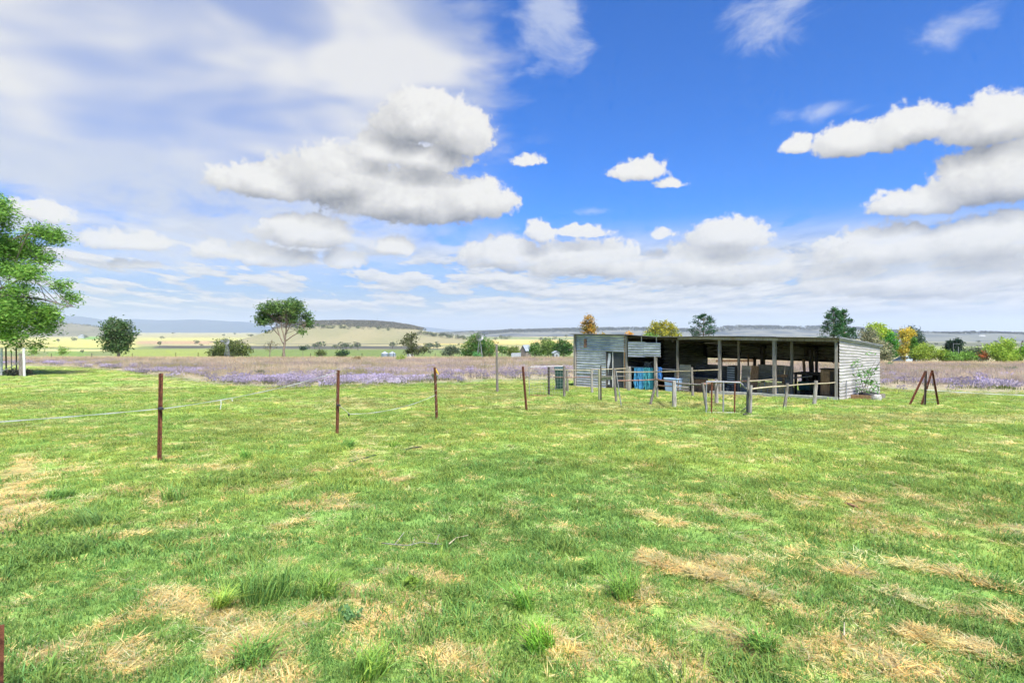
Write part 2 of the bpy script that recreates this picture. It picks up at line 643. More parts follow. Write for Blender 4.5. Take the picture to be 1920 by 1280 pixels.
def seg_dist(x, y, pl):
    d = np.full(np.shape(x), 1e9)
    for a, b in zip(pl[:-1], pl[1:]):
        ab = b - a
        t = np.clip(((x - a[0]) * ab[0] + (y - a[1]) * ab[1]) / (ab @ ab), 0, 1)
        d = np.minimum(d, np.hypot(x - a[0] - t * ab[0], y - a[1] - t * ab[1]))
    return d


def ridge_h(x, y):
    x = np.asarray(x, float); y = np.asarray(y, float)
    out = np.zeros(np.shape(x))
    m = (y > 2) & (y < 9) & (x > -5) & (x < 9)
    if m.any():
        xm, ym = x[m], y[m]
        h = np.zeros(xm.shape)
        wob = fbm(xm * 5, ym * 5, 3, 31)
        for pl, w, hh in RIDGE_W:
            d = seg_dist(xm, ym, pl) + (wob - .5) * .07
            h = np.maximum(h, hh * .62 * np.exp(-(np.maximum(d, 0) / (w * .55)) ** 2) * (.25 + 1.3 * wob))
        out[m] = h
    return out


def Hgt(x, y):
    x = np.asarray(x, float); y = np.asarray(y, float)
    z = base_h(x, y)
    r = np.hypot(x, y)
    near = 1 - sstep(r, 30, 60)
    z = z + near * ((fbm(x * .9, y * .9, 4, 3) - .5) * .07 + (fbm(x * 5, y * 5, 2, 8) - .5) * .03 * (1 - sstep(r, 8, 18)))
    return z + ridge_h(x, y)


BND = [(-400, 684), (40, 685), (140, 689), (250, 700), (330, 711), (400, 721), (520, 729), (640, 727), (820, 721), (930, 714), (1075, 714), (1200, 712), (1330, 714), (1560, 724), (1650, 729), (1700, 737), (1790, 741), (1920, 741), (2400, 741)]
BND_Y = np.array([ground_at(*p)[1] for p in BND])
BND_K = np.array([(p[0] - CX) / F for p in BND])


def field_edge(x, y):
    """distance ahead at which the tall field begins in this direction"""
    k = x / np.maximum(y, .1)
    return np.interp(k, BND_K, BND_Y) + (fbm(x / 2.2, y / 2.2, 3, 77) - .5) * 3.0


A_ = np.array((11.98, 21.6)); D_ = np.array((-.6606, .7507)); N_ = np.array((.7507, .6606))    # shed: front right corner, along the front, into the shed


def shed_tv(x, y):
    return (x - A_[0]) * D_[0] + (y - A_[1]) * D_[1], (x - A_[0]) * N_[0] + (y - A_[1]) * N_[1]


def fields(x, y):
    """dry, lime and bare shares of the lawn at (x, y)"""
    r = np.hypot(x, y)
    n1 = fbm(x * 1.5, y * 1.5, 4, 41); n2 = fbm(x * .33, y * .33, 3, 51); n3 = fbm(x * 6, y * 6, 3, 61)
    dry = sstep(n1 * .6 + n3 * .36 + n2 * .16, .63, .73) * .68
    wob = (fbm(x * 4, y * 4, 3, 71) - .5)
    for pl, w in DRY_W:
        dry = np.maximum(dry, (1 - sstep(seg_dist(x, y, pl) + wob * w * 1.5, w * .45, w * 1.35)) * (.58 + .42 * n3) * (.75 if w > .3 else 1.1))
    al, ac = .51 * x - .86 * y, .86 * x + .51 * y
    st = fbm(al * .7 + 3.1, ac * 4.2, 3, 111) * .75 + n3 * .25
    dry = np.maximum(dry, sstep(st, .62, .71) * sstep(x, .2, 1.6) * (1 - sstep(y, 6.5, 10)) * .45)
    if np.any((y > 2) & (y < 9)):
        dry = np.maximum(dry, sstep(ridge_h(x, y), .020, .040))
    lime = np.clip(sstep(r + (n2 - .5) * 9, 4, 11.5) * .85 + sstep(n2, .5, .7) * .3, 0, 1)
    lime = lime * (1 - .40 * sstep(fbm(x * .5, y * .28, 3, 91), .52, .64))
    brown = sstep(fbm(x * .35, y * .7, 4, 101), .50, .66) * sstep(r, 9, 20) * .75
    t, v = shed_tv(x, y)
    ins = sstep(t, -.1, .15) * (1 - sstep(t, 12.9, 13.2)) * sstep(v, .05, .35) * (1 - sstep(v, 4.3, 4.6))
    skirt = sstep(t, -.8, .2) * (1 - sstep(t, 13, 14)) * sstep(v, -1.3 + .8 * (n1 - .5), .1) * (1 - sstep(v, 4.3, 5.2)) * .7
    return np.clip(dry, 0, 1), lime, brown, np.maximum(ins, skirt * (n1 > .35)), ins


GREEN, LIME, STRAW, BROWNG, SOIL = (np.array(c) for c in ((.200, .325, .082), (.300, .398, .092), (.66, .545, .26), (.33, .32, .13), (.24, .155, .095)))


def lawn_color(x, y):
    dry, lime, brown, bare, ins = fields(x, y)
    c = GREEN + (LIME - GREEN) * lime[..., None]
    c = c + (BROWNG - c) * brown[..., None]
    c = c + (STRAW * .62 - c) * (dry[..., None] * .85)
    c = c + (SOIL - c) * (bare[..., None] * .85)
    return c, dry, bare, ins


# the ground sheet, finest near the viewer
ang = np.radians(np.r_[np.arange(-180, -52, 4.0), np.arange(-52, 52, .3), np.arange(52, 180, 4.0)])
rad = [.5]
while rad[-1] < 22000:
    rad.append(rad[-1] * (1.018 if rad[-1] < 45 else 1.035))
rad = np.array(rad)
AA, RR = np.meshgrid(ang, rad)
gx, gy = RR * np.sin(AA), RR * np.cos(AA)
gz = Hgt(gx, gy)
na, nr = len(ang), len(rad)
vv = np.c_[gx.ravel(), gy.ravel(), gz.ravel()]
vv = np.r_[vv, [[0, 0, float(Hgt(np.zeros(1), np.zeros(1))[0])]]]
ii = np.arange((nr - 1) * na).reshape(nr - 1, na)
jj = np.roll(ii, -1, axis=1)
quads = np.stack([ii, ii + na, jj + na, jj], -1).reshape(-1, 4)
fan = np.stack([np.full(na, nr * na), np.arange(na), np.roll(np.arange(na), -1)], -1)
gme = bpy.data.meshes.new('ground')
gme.from_pydata(vv.tolist(), [], [tuple(q) for q in quads.tolist()] + [tuple(q) for q in fan.tolist()])
gme.polygons.foreach_set('use_smooth', [True] * len(gme.polygons))
cx_, cy_ = vv[:, 0], vv[:, 1]
gc, gdry, gbare, _ = lawn_color(cx_, cy_)
edge = field_edge(cx_, cy_)
infield = sstep(cy_, edge - .6, edge + .6)[:, None]
n_ = fbm(cx_ / 6, cy_ / 3, 4, 121)[:, None]
fieldc = np.array((.33, .275, .185)) * (.75 + .5 * n_)
nearf = (1 - sstep(cy_ - edge, 1.5, 7))[:, None] * .8
fieldc = fieldc * (1 - nearf) + np.array((.22, .24, .12)) * nearf
gc = gc * (1 - infield) + fieldc * infield
far_ = sstep(cy_, 96, 130)[:, None]
p1 = fbm(cx_ / 300, cy_ / 130, 3, 131)[:, None]; p2 = fbm(cx_ / 900, cy_ / 380, 3, 141)[:, None]
farc = np.array((.17, .205, .075)) * (1 - sstep(p2, .42, .6)) + np.array((.33, .295, .15)) * sstep(p2, .42, .6)
farc = farc * (.8 + .4 * p1)
vfar = sstep(cy_, 3200, 5200)[:, None]
farc = farc * (1 - vfar) + (np.array((.20, .20, .13)) * (.55 + .9 * fbm(cx_ / 700, cy_ / 500, 4, 151)[:, None])) * vfar
gc = gc * (1 - far_) + farc * far_
ca = gme.color_attributes.new('Col', 'FLOAT_COLOR', 'POINT')
ca.data.foreach_set('color', np.c_[gc, np.ones(len(gc))].ravel().astype(np.float32))


def _ground(out):
    g = geopos()
    a = noise(g, 9, 6, .7); b = noise(g, 85, 5, .75)
    v = (a * .6 + b * 1.6) * 1.0 - .12
    c = vmath('MULTIPLY', attr('Col'), vec(v, v, v)).outputs[0]
    bsdf(out, c, .95, spec=.05, bump=a * .6 + b * .5, bstr=.5, bdist=.02)


M['ground'] = material('lawn_and_paddock', _ground)
gme.materials.append(M['ground'])
go = bpy.data.objects.new('ground', gme)
COL.objects.link(go)
tag(go, 'sloping lawn and paddock ground running out to the valley plain', kind='structure')


# ------------------------------------------------------------------ grass (uncountable): clumps set out on points
def clump(n, rad_, h, w, bend, lie=0.0, cvar=.25, seed=1, curl=None, tipc=None):
    r = random.Random(seed)
    mb = MB()
    for i in range(n):
        a = r.random() * 6.283; q = rad_ * math.sqrt(r.random())
        x, y = q * math.cos(a), q * math.sin(a)
        hh = h * (.5 + .6 * r.random()); ww = w * (.7 + .6 * r.random())
        b = r.random() * 6.283
        dx, dy = math.cos(b), math.sin(b)
        k = bend * (.3 + r.random())
        sx, sy = -dy * ww / 2, dx * ww / 2
        p = []
        for j, s in enumerate((0, .55, 1)):
            out_ = hh * (lie * s + k * s * s)
            zz = hh * (1 - lie * .85) * (s - .35 * k * s * s)
            wv = (1, .85, .08)[j]
            p += [(x + dx * out_ - sx * wv, y + dy * out_ - sy * wv, zz), (x + dx * out_ + sx * wv, y + dy * out_ + sy * wv, zz)]
        c = 1 + cvar * (r.random() - .5) * 2
        t = cvar * (r.random() - .5)
        col = np.array((c * (1 + t), c, c * (1 - t)))
        mb.add(p, [(0, 1, 3, 2), (2, 3, 5, 4)], col)
        if tipc is not None:
            mb.c[-1] = mb.c[-1] * np.array([[1, 1, 1], [1, 1, 1], [1, 1, 1], [1, 1, 1], tipc, tipc])
    return mb


def mesh_of(mb, name, mat):
    o = mb.build(name, mat)
    COL.objects.unlink(o)
    return o


def scatter(name, label, sources, pos, rotz, scl, idx, tint, tilt=None):
    col = bpy.data.collections.new(name + '_kinds')
    for i, s in enumerate(sources):
        s.name = '%s_kind_%02d' % (name, i)
        col.objects.link(s)
    n = len(pos)
    me = bpy.data.meshes.new(name)
    me.from_pydata(pos.tolist(), [], [])
    rot = np.zeros((n, 3)); rot[:, 2] = rotz
    if tilt is not None:
        rot[:, :2] = tilt
    for nm, ty, dat in (('rot', 'FLOAT_VECTOR', rot), ('scl', 'FLOAT_VECTOR', scl)):
        me.attributes.new(nm, ty, 'POINT').data.foreach_set('vector', np.asarray(dat, np.float32).ravel())
    me.attributes.new('kid', 'INT', 'POINT').data.foreach_set('value', np.asarray(idx, np.int32))
    me.attributes.new('tint', 'FLOAT_COLOR', 'POINT').data.foreach_set('color', np.c_[tint, np.ones(n)].astype(np.float32).ravel())
    o = bpy.data.objects.new(name, me)
    COL.objects.link(o)
    tag(o, label, kind='stuff')
    ng = bpy.data.node_groups.new(name + '_set_out', 'GeometryNodeTree')
    ng.interface.new_socket('Geometry', in_out='INPUT', socket_type='NodeSocketGeometry')
    ng.interface.new_socket('Geometry', in_out='OUTPUT', socket_type='NodeSocketGeometry')
    gi = ng.nodes.new('NodeGroupInput'); gout = ng.nodes.new('NodeGroupOutput')
    ip = ng.nodes.new('GeometryNodeInstanceOnPoints')
    ci = ng.nodes.new('GeometryNodeCollectionInfo')
    ci.inputs['Collection'].default_value = col
    ci.inputs['Separate Children'].default_value = True
    ci.inputs['Reset Children'].default_value = True

    def named(nm, ty):
        a = ng.nodes.new('GeometryNodeInputNamedAttribute')
        a.data_type = ty
        a.inputs['Name'].default_value = nm
        return a.outputs['Attribute']
    ng.links.new(gi.outputs[0], ip.inputs['Points'])
    ng.links.new(ci.outputs[0], ip.inputs['Instance'])
    ip.inputs['Pick Instance'].default_value = True
    ng.links.new(named('kid', 'INT'), ip.inputs['Instance Index'])
    e2r = ng.nodes.new('FunctionNodeEulerToRotation')
    ng.links.new(named('rot', 'FLOAT_VECTOR'), e2r.inputs[0])
    ng.links.new(e2r.outputs[0], ip.inputs['Rotation'])
    ng.links.new(named('scl', 'FLOAT_VECTOR'), ip.inputs['Scale'])
    ng.links.new(ip.outputs[0], gout.inputs[0])
    m = o.modifiers.new('set_out', 'NODES')
    m.node_group = ng
    return o


def wedge(r0, r1, n, half=math.radians(50)):
    r = np.sqrt(RNG.uniform(r0 * r0, r1 * r1, n))
    a = RNG.uniform(-half, half, n)
    return r * np.sin(a), r * np.cos(a)


greens = [mesh_of(clump(36, .08, .043, .0047, .75, seed=s), 'g', M['blade']) for s in (1, 2, 3)] + \
         [mesh_of(clump(26, .08, .075, .006, .85, seed=s), 'g', M['blade']) for s in (4, 5)]
straws = [mesh_of(clump(46, .085, .062, .0040, .4, lie=.96, cvar=.32, seed=s), 's', M['blade']) for s in (6, 7, 8)]
xs, ys, sc_, kd, tn, tl = [], [], [], [], [], []
for (r0, r1, dens, s0) in ((1.5, 5.5, 380, 1.0), (5.5, 10, 165, 1.35), (10, 18, 105, 1.5), (18, 34, 38, 2.1), (34, 80, 7, 3.0)):
    n = int((r1 * r1 - r0 * r0) * math.radians(50) * dens)
    x, y = wedge(r0, r1, n)
    keep = y < field_edge(x, y) + 3.5 * RNG.random(len(x))
    x, y = x[keep], y[keep]
    dry, lime_, brown_, bare, ins = fields(x, y)
    u = RNG.random(len(x))
    isdry = u < np.maximum(dry * .93, .07 + .10 * fbm(x * .8, y * .8, 2, 95))
    u2 = RNG.random(len(x))
    keep = (u2 > bare * 1.1) & (ins < .3)
    tallness = fbm(x * 2.2, y * 2.2, 3, 161)
    kind = np.where(isdry, 5 + RNG.integers(0, 3, len(x)), np.where(RNG.random(len(x)) < sstep(tallness, .5, .75) * .7, 3 + RNG.integers(0, 2, len(x)), RNG.integers(0, 3, len(x))))
    gmix = GREEN + (LIME - GREEN) * lime_[:, None]
    gmix = gmix + (BROWNG - gmix) * (brown_[:, None] * .8)
    tint = np.where(isdry[:, None], STRAW * 1.1, gmix)
    b = .72 + .56 * RNG.random(len(x))[:, None]
    hue = (RNG.random(len(x))[:, None] - .5)
    tint = tint * (.78 + .44 * fbm(x * .55, y * .9, 3, 97)[:, None])
    tint = tint * b * np.c_[1 + hue * .35, np.ones_like(hue), 1 - hue * .2]
    s = s0 * (.7 + .6 * RNG.random(len(x))) * np.where(isdry, 1.0, .65 + .7 * tallness)
    s3 = np.c_[s, s, s / s0 ** .75]
    for lst, d in ((xs, x), (ys, y), (sc_, s3), (kd, kind), (tn, tint)):
        lst.append(d[keep])
for (r0, r1, dens) in ((1.5, 5.0, 420), (5.0, 9.0, 220)):
    n = int((r1 * r1 - r0 * r0) * math.radians(50) * dens)
    x, y = wedge(r0, r1, n)
    dry = fields(x, y)[0]
    keep = RNG.random(n) < sstep(dry, .35, .8)
    x, y = x[keep], y[keep]; n = len(x)
    s = RNG.uniform(.7, 1.3, n) * (1.0 if r0 < 5 else 1.3)
    hue = RNG.random((n, 1)) - .5
    tn.append(STRAW * RNG.uniform(.7, 1.3, (n, 1)) * np.c_[1 + hue * .1, np.ones_like(hue), 1 - hue * .5])
    xs.append(x); ys.append(y); sc_.append(np.c_[s, s, s]); kd.append(5 + RNG.integers(0, 3, n))
x = np.concatenate(xs); y = np.concatenate(ys)
pos = np.c_[x, y, Hgt(x, y) - .004]
scatter('lawn_grass', 'short patchy green and straw coloured lawn grass', greens + straws, pos, RNG.uniform(0, 6.283, len(x)), np.concatenate(sc_), np.concatenate(kd), np.concatenate(tn),
        RNG.normal(0, .09, (len(x), 2)))

# tall dry grass and the purple flowering weed of the paddock
dryk = [mesh_of(clump(46, .42, .72, .013, .22, cvar=.28, seed=20 + s, tipc=(1.12, .98, .98)), 'd', M['blade']) for s in range(4)]
n = 24000
y = 29 + (101 - 29) * RNG.random(n) ** .75
x = RNG.uniform(-1.02, 1.02, n) * y
e = field_edge(x, y)
depth_in = y - e
t_, v_ = shed_tv(x, y)
keep = (depth_in > -.3) & (RNG.random(n) < .42 + .58 * sstep(depth_in, 0, 8)) & ~((t_ > -.6) & (t_ < 14) & (v_ < 5.3))
x, y, depth_in = x[keep], y[keep], depth_in[keep]
nn = fbm(x / 5, y / 5, 3, 171)[:, None]
pk = fbm(x / 11, y / 8, 3, 181)[:, None]
gn = sstep(fbm(x / 4, y / 4, 3, 191), .58, .70)[:, None]
tint = np.array((.51, .445, .315)) * (1 - sstep(pk, .42, .6)) + np.array((.45, .385, .325)) * sstep(pk, .42, .6)
tint = tint * (1 - gn * .7) + np.array((.33, .33, .14)) * gn * .7
far_pale = sstep(y, 80, 97)[:, None]  # grass tint turns paler tan towards the far edge
tint = tint * (1 - far_pale) + np.array((.60, .50, .30)) * far_pale
tint = tint * (.75 + .5 * nn) * RNG.uniform(.8, 1.2, (len(x), 1))
s = RNG.uniform(.65, 1.1, len(x)) * (.30 + .70 * sstep(depth_in, 3, 24))
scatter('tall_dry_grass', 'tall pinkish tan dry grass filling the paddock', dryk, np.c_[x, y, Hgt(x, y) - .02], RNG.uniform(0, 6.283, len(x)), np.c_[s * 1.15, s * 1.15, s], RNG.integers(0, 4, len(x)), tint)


def flower_clump(seed):
    r = random.Random(seed)
    mb = clump(26, .26, .20, .012, .4, cvar=.25, seed=seed)
    for i in range(len(mb.c)):
        mb.c[i] = mb.c[i] * np.array((.55, .85, .22)) * .5
    for i in range(54):
        a = r.random() * 6.283; q = .30 * math.sqrt(r.random()); z = .10 + .16 * r.random()
        w = .012 + .014 * r.random()
        b = r.random() * 3.14; tx, ty, tz = math.cos(b) * w, math.sin(b) * w, w * (r.random() - .5)
        x, y = q * math.cos(a), q * math.sin(a)
        c = .75 + .5 * r.random()
        mb.add([(x - tx, y - ty, z - w), (x + tx, y + ty, z - w + tz), (x + tx, y + ty, z + w), (x - tx, y - ty, z + w - tz)], [(0, 1, 2, 3)], (c, c, c))
    return mb


flk = [mesh_of(flower_clump(40 + s), 'f', M['blade']) for s in range(3)]
n = 40000
y = 27 + (80 - 27) * RNG.random(n) ** 1.1
x = RNG.uniform(-1.0, 1.0, n) * y
depth_in = y - field_edge(x, y)
fp = fbm(x / 7, y / 3.2, 4, 201)
t_, v_ = shed_tv(x, y)
behind = (x / y > .10) & (x / y < .64)
dens = sstep(depth_in, -.8, 5) * (1 - sstep(depth_in, 8, 34 + 24 * (fp - .4))) * (.035 + .34 * sstep(fp, .45, .72)) * np.where(behind, .12, np.where(x / y > .6, .22, .68))
keep = (RNG.random(n) < dens) & ~((t_ > -.6) & (t_ < 14) & (v_ < 5.3))
x, y, fp = x[keep], y[keep], fp[keep]
tint = np.array((.42, .36, .51)) * RNG.uniform(.7, 1.25, (len(x), 1)) * (1 - .25 * RNG.random((len(x), 1)) * np.array((0, 0, 1)))
tint = tint * (.8 + .5 * sstep(fp, .5, .68)[:, None])
s = RNG.uniform(.9, 1.7, len(x))
scatter('purple_flowers', 'purple flowering weed along the lawn edge of the paddock', flk, np.c_[x, y, Hgt(x, y) - .01], RNG.uniform(0, 6.283, len(x)), np.c_[s, s, s], RNG.integers(0, 3, len(x)), tint)
# ------------------------------------------------------------------ far hills
def hill(name, label, crest, Y, depth, zb, col, col2, seed, n=110, m=22, rough=3.0):
    pxs = np.array([c[0] for c in crest], float); pys = np.array([c[1] for c in crest], float)
    u = np.linspace(pxs[0], pxs[-1], n)
    top = EYE + (CY - np.interp(u, pxs, pys)) * Y / F
    xx = (u - CX) * Y / F
    w = np.linspace(-1, 1, m)
    prof = np.cos(w * math.pi / 2) ** 1.15
    Xg, Wg = np.meshgrid(xx, w)
    Tg = np.tile(top, (m, 1)); Pg = np.tile(prof[:, None], (1, n))
    Yg = Y + Wg * depth
    Xg = Xg * Yg / Y * .5 + Xg * .5
    Zg = zb + (Tg - zb) * Pg + (fbm(Xg / 160, Yg / 160, 4, seed) - .5) * rough * 4 * Pg * (1 - Pg * .7)
    mb = MB()
    idx = np.arange((m - 1) * (n - 1))
    i = (idx // (n - 1)) * n + idx % (n - 1)
    mb.add(np.c_[Xg.ravel(), Yg.ravel(), Zg.ravel()], np.stack([i, i + 1, i + n + 1, i + n], -1).tolist())
    k = fbm(Xg / 140, Yg / 140, 4, seed + 9).ravel()[:, None]
    mb.c = [np.array(col) * (1 - sstep(k, .4, .6)) + np.array(col2) * sstep(k, .4, .6)]
    o = mb.build(name, M['ground'], smooth=True)
    return tag(o, label, kind='structure'), (Xg, Yg, Zg, Pg)


def crowns(name, label, pts, size, cols, seed, nq=15):
    """woodland that reads as one mass: leafy heads on short stems"""
    rg = np.random.default_rng(seed)
    n = len(pts)
    sz = size * rg.uniform(.6, 1.35, n)
    c0 = np.array(cols)[rg.integers(0, len(cols), n)] * rg.uniform(.7, 1.25, (n, 1))
    k = np.repeat(np.arange(n), nq)
    d = rg.normal(0, 1, (n * nq, 3)); d /= np.linalg.norm(d, axis=1)[:, None]
    d = d * rg.uniform(.45, 1, (n * nq, 1)) ** .5
    cen = pts[k] + d * np.c_[sz, sz, sz * .72][k] + np.c_[np.zeros(n), np.zeros(n), sz * .85][k]
    return leaf_mesh(name, cen, sz[k] * .55, c0[k] * rg.uniform(.8, 1.2, (n * nq, 1)), rg), label


def leaf_mesh(name, cen, size, col, rg, aspect=.75, droop=None):
    n = len(cen)
    a = rg.normal(0, 1, (n, 3))
    if droop is not None:
        a = a * np.array((1, 1, .35)) + np.array((0, 0, -droop))
    a /= np.linalg.norm(a, axis=1)[:, None] + 1e-9
    b = np.cross(a, rg.normal(0, 1, (n, 3)))
    b /= np.linalg.norm(b, axis=1)[:, None] + 1e-9
    s = np.asarray(size).reshape(-1, 1) * .5
    a = a * s; b = b * s * aspect
    v = np.stack([cen - a, cen - .2 * a + b, cen + a, cen - .1 * a - b], 1).reshape(-1, 3)
    mb = MB()
    mb.v = [v]; mb.n = len(v)
    mb.f = np.arange(n * 4).reshape(n, 4).tolist()
    mb.c = [np.repeat(col, 4, axis=0)]
    return mb


def wood(name, label, grid, count, size, cols, seed, pmin=.55, dens=None):
    Xg, Yg, Zg, Pg = grid
    rg = np.random.default_rng(seed)
    w = (Pg > pmin).astype(float)
    w *= sstep(fbm(Xg / 260, Yg / 260, 3, seed), .30, .5) + .12
    if dens is not None:
        w = w * dens(Xg, Yg, Zg)
    m, n = Xg.shape
    w = w[:-1, :-1].ravel(); w = w / w.sum()
    pick = rg.choice(len(w), count, p=w)
    i, j = pick // (n - 1), pick % (n - 1)
    a, b = rg.random(count), rg.random(count)

    def lerp(G):
        return (G[i, j] * (1 - a) + G[i, j + 1] * a) * (1 - b) + (G[i + 1, j] * (1 - a) + G[i + 1, j + 1] * a) * b
    mb, lb = crowns(name, label, np.c_[lerp(Xg), lerp(Yg), lerp(Zg) - size * .15], size, cols, seed)
    return tag(mb.build(name, M['leaf']), label, kind='stuff')


SCRUB = [(.12, .13, .08), (.165, .165, .105), (.095, .105, .07), (.20, .175, .12)]
o, g1 = hill('hill', 'flat-topped hill with wooded crest', [(455, 641), (500, 626), (540, 610), (580, 606), (650, 605), (700, 606), (735, 609), (765, 614), (795, 620), (830, 626), (870, 632), (930, 641)], 2600, 620, -42, (.25, .225, .125), (.215, .205, .11), 301, rough=1.5)
wood('hilltop_forest', 'grey green scrub forest on the flat-topped hill', g1, 3800, 8, [(.15, .155, .115), (.19, .185, .14), (.125, .13, .10), (.23, .205, .155)], 302, .3, lambda x, y, z: sstep(z, 6, 20) * (y < 2680))
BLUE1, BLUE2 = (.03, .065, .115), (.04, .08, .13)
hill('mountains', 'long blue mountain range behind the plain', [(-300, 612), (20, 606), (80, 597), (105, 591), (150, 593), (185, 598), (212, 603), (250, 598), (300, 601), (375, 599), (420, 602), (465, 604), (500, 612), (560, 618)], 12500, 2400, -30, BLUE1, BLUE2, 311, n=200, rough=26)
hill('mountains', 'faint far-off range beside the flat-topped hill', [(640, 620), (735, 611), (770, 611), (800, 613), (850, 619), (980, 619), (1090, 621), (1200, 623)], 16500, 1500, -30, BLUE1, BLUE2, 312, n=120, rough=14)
o, g2 = hill('hill', 'scrubby grey hill at the foot of the blue range', [(-200, 612), (0, 607), (60, 604), (110, 604), (150, 608), (190, 615), (230, 622)], 5200, 700, -34, (.16, .145, .10), (.12, .115, .075), 313)
wood('hillside_scrub', 'scrub on the grey hill below the blue range', g2, 500, 10, SCRUB, 314, .3)
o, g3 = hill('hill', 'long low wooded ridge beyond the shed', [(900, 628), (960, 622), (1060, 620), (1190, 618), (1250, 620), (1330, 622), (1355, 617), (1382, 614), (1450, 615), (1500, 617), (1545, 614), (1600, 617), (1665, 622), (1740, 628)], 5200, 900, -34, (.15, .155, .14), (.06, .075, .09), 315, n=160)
wood('ridge_forest', 'trees along the long low ridge beyond the shed', g3, 1500, 20, [(.05, .065, .06), (.075, .085, .075), (.04, .055, .055)], 316, .72)
o, g4 = hill('hill', 'low grey-green rise behind the bright shrubs', [(1600, 634), (1680, 627), (1740, 624), (1800, 626), (1850, 624), (1900, 626), (2000, 628), (2200, 630), (2300, 636)], 3300, 800, -44, (.155, .165, .145), (.10, .115, .115), 317, rough=1.2)
wood('rise_forest', 'tree line on the low rise behind the bright shrubs', g4, 800, 10, [(.05, .065, .06), (.08, .09, .075)], 318, .86)
o, g5 = hill('hill', 'low scrubby plain rise in the middle distance', [(760, 634), (820, 626), (900, 622), (980, 621), (1060, 623), (1150, 628)], 6500, 700, -34, (.15, .14, .095), (.11, .105, .075), 319)
wood('plain_scrub', 'scrub scattered over the far plain rise', g5, 700, 15, SCRUB, 320, .3)

# crop and fallow colours of the valley, cloud shadow and sunlit bands painted in
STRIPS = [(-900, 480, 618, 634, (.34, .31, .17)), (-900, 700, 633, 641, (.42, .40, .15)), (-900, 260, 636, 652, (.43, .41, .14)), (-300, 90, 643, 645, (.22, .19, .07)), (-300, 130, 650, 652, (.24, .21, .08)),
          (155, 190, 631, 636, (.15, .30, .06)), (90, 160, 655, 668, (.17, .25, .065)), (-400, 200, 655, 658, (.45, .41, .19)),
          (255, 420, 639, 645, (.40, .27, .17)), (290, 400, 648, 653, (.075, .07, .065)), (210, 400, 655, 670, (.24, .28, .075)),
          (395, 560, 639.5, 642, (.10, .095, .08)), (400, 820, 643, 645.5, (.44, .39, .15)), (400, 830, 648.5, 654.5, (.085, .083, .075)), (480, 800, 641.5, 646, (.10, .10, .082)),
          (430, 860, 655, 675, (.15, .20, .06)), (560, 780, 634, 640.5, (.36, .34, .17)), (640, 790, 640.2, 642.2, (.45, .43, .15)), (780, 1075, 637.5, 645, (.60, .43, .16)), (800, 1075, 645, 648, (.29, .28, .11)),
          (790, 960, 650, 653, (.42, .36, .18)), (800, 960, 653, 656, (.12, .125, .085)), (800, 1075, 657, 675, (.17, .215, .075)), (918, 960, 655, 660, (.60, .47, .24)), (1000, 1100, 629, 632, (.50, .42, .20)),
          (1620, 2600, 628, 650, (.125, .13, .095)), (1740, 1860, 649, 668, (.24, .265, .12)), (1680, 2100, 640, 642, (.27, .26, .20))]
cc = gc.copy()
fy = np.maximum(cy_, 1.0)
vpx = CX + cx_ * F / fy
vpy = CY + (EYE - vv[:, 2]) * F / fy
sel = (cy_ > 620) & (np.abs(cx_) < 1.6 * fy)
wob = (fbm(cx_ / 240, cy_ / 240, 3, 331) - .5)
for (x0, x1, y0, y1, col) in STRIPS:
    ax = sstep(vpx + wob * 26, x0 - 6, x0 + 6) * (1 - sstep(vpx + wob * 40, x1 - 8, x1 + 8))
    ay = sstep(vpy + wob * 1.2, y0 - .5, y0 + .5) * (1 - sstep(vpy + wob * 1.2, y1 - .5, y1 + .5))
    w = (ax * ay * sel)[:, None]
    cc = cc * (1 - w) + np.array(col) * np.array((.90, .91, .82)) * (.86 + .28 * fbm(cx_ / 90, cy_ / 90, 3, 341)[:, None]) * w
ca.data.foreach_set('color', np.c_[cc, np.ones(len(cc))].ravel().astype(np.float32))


# ------------------------------------------------------------------ trees
def smooth_line(pts, rg, wob=.02, n=10):
    p = np.array(pts, float)
    L = np.r_[0, np.cumsum(np.linalg.norm(np.diff(p, axis=0), axis=1))]
    if L[-1] <= 0:
        return list(p)
    u = np.linspace(0, 1, n) * L[-1]
    q = np.stack([np.interp(u, L, p[:, k]) for k in range(3)], 1)
    for _ in range(2):
        q[1:-1] = q[1:-1] * .5 + (q[:-2] + q[2:]) * .25
    q[1:-1] += rg.normal(0, wob * L[-1] * .35, (n - 2, 3))
    return list(q)


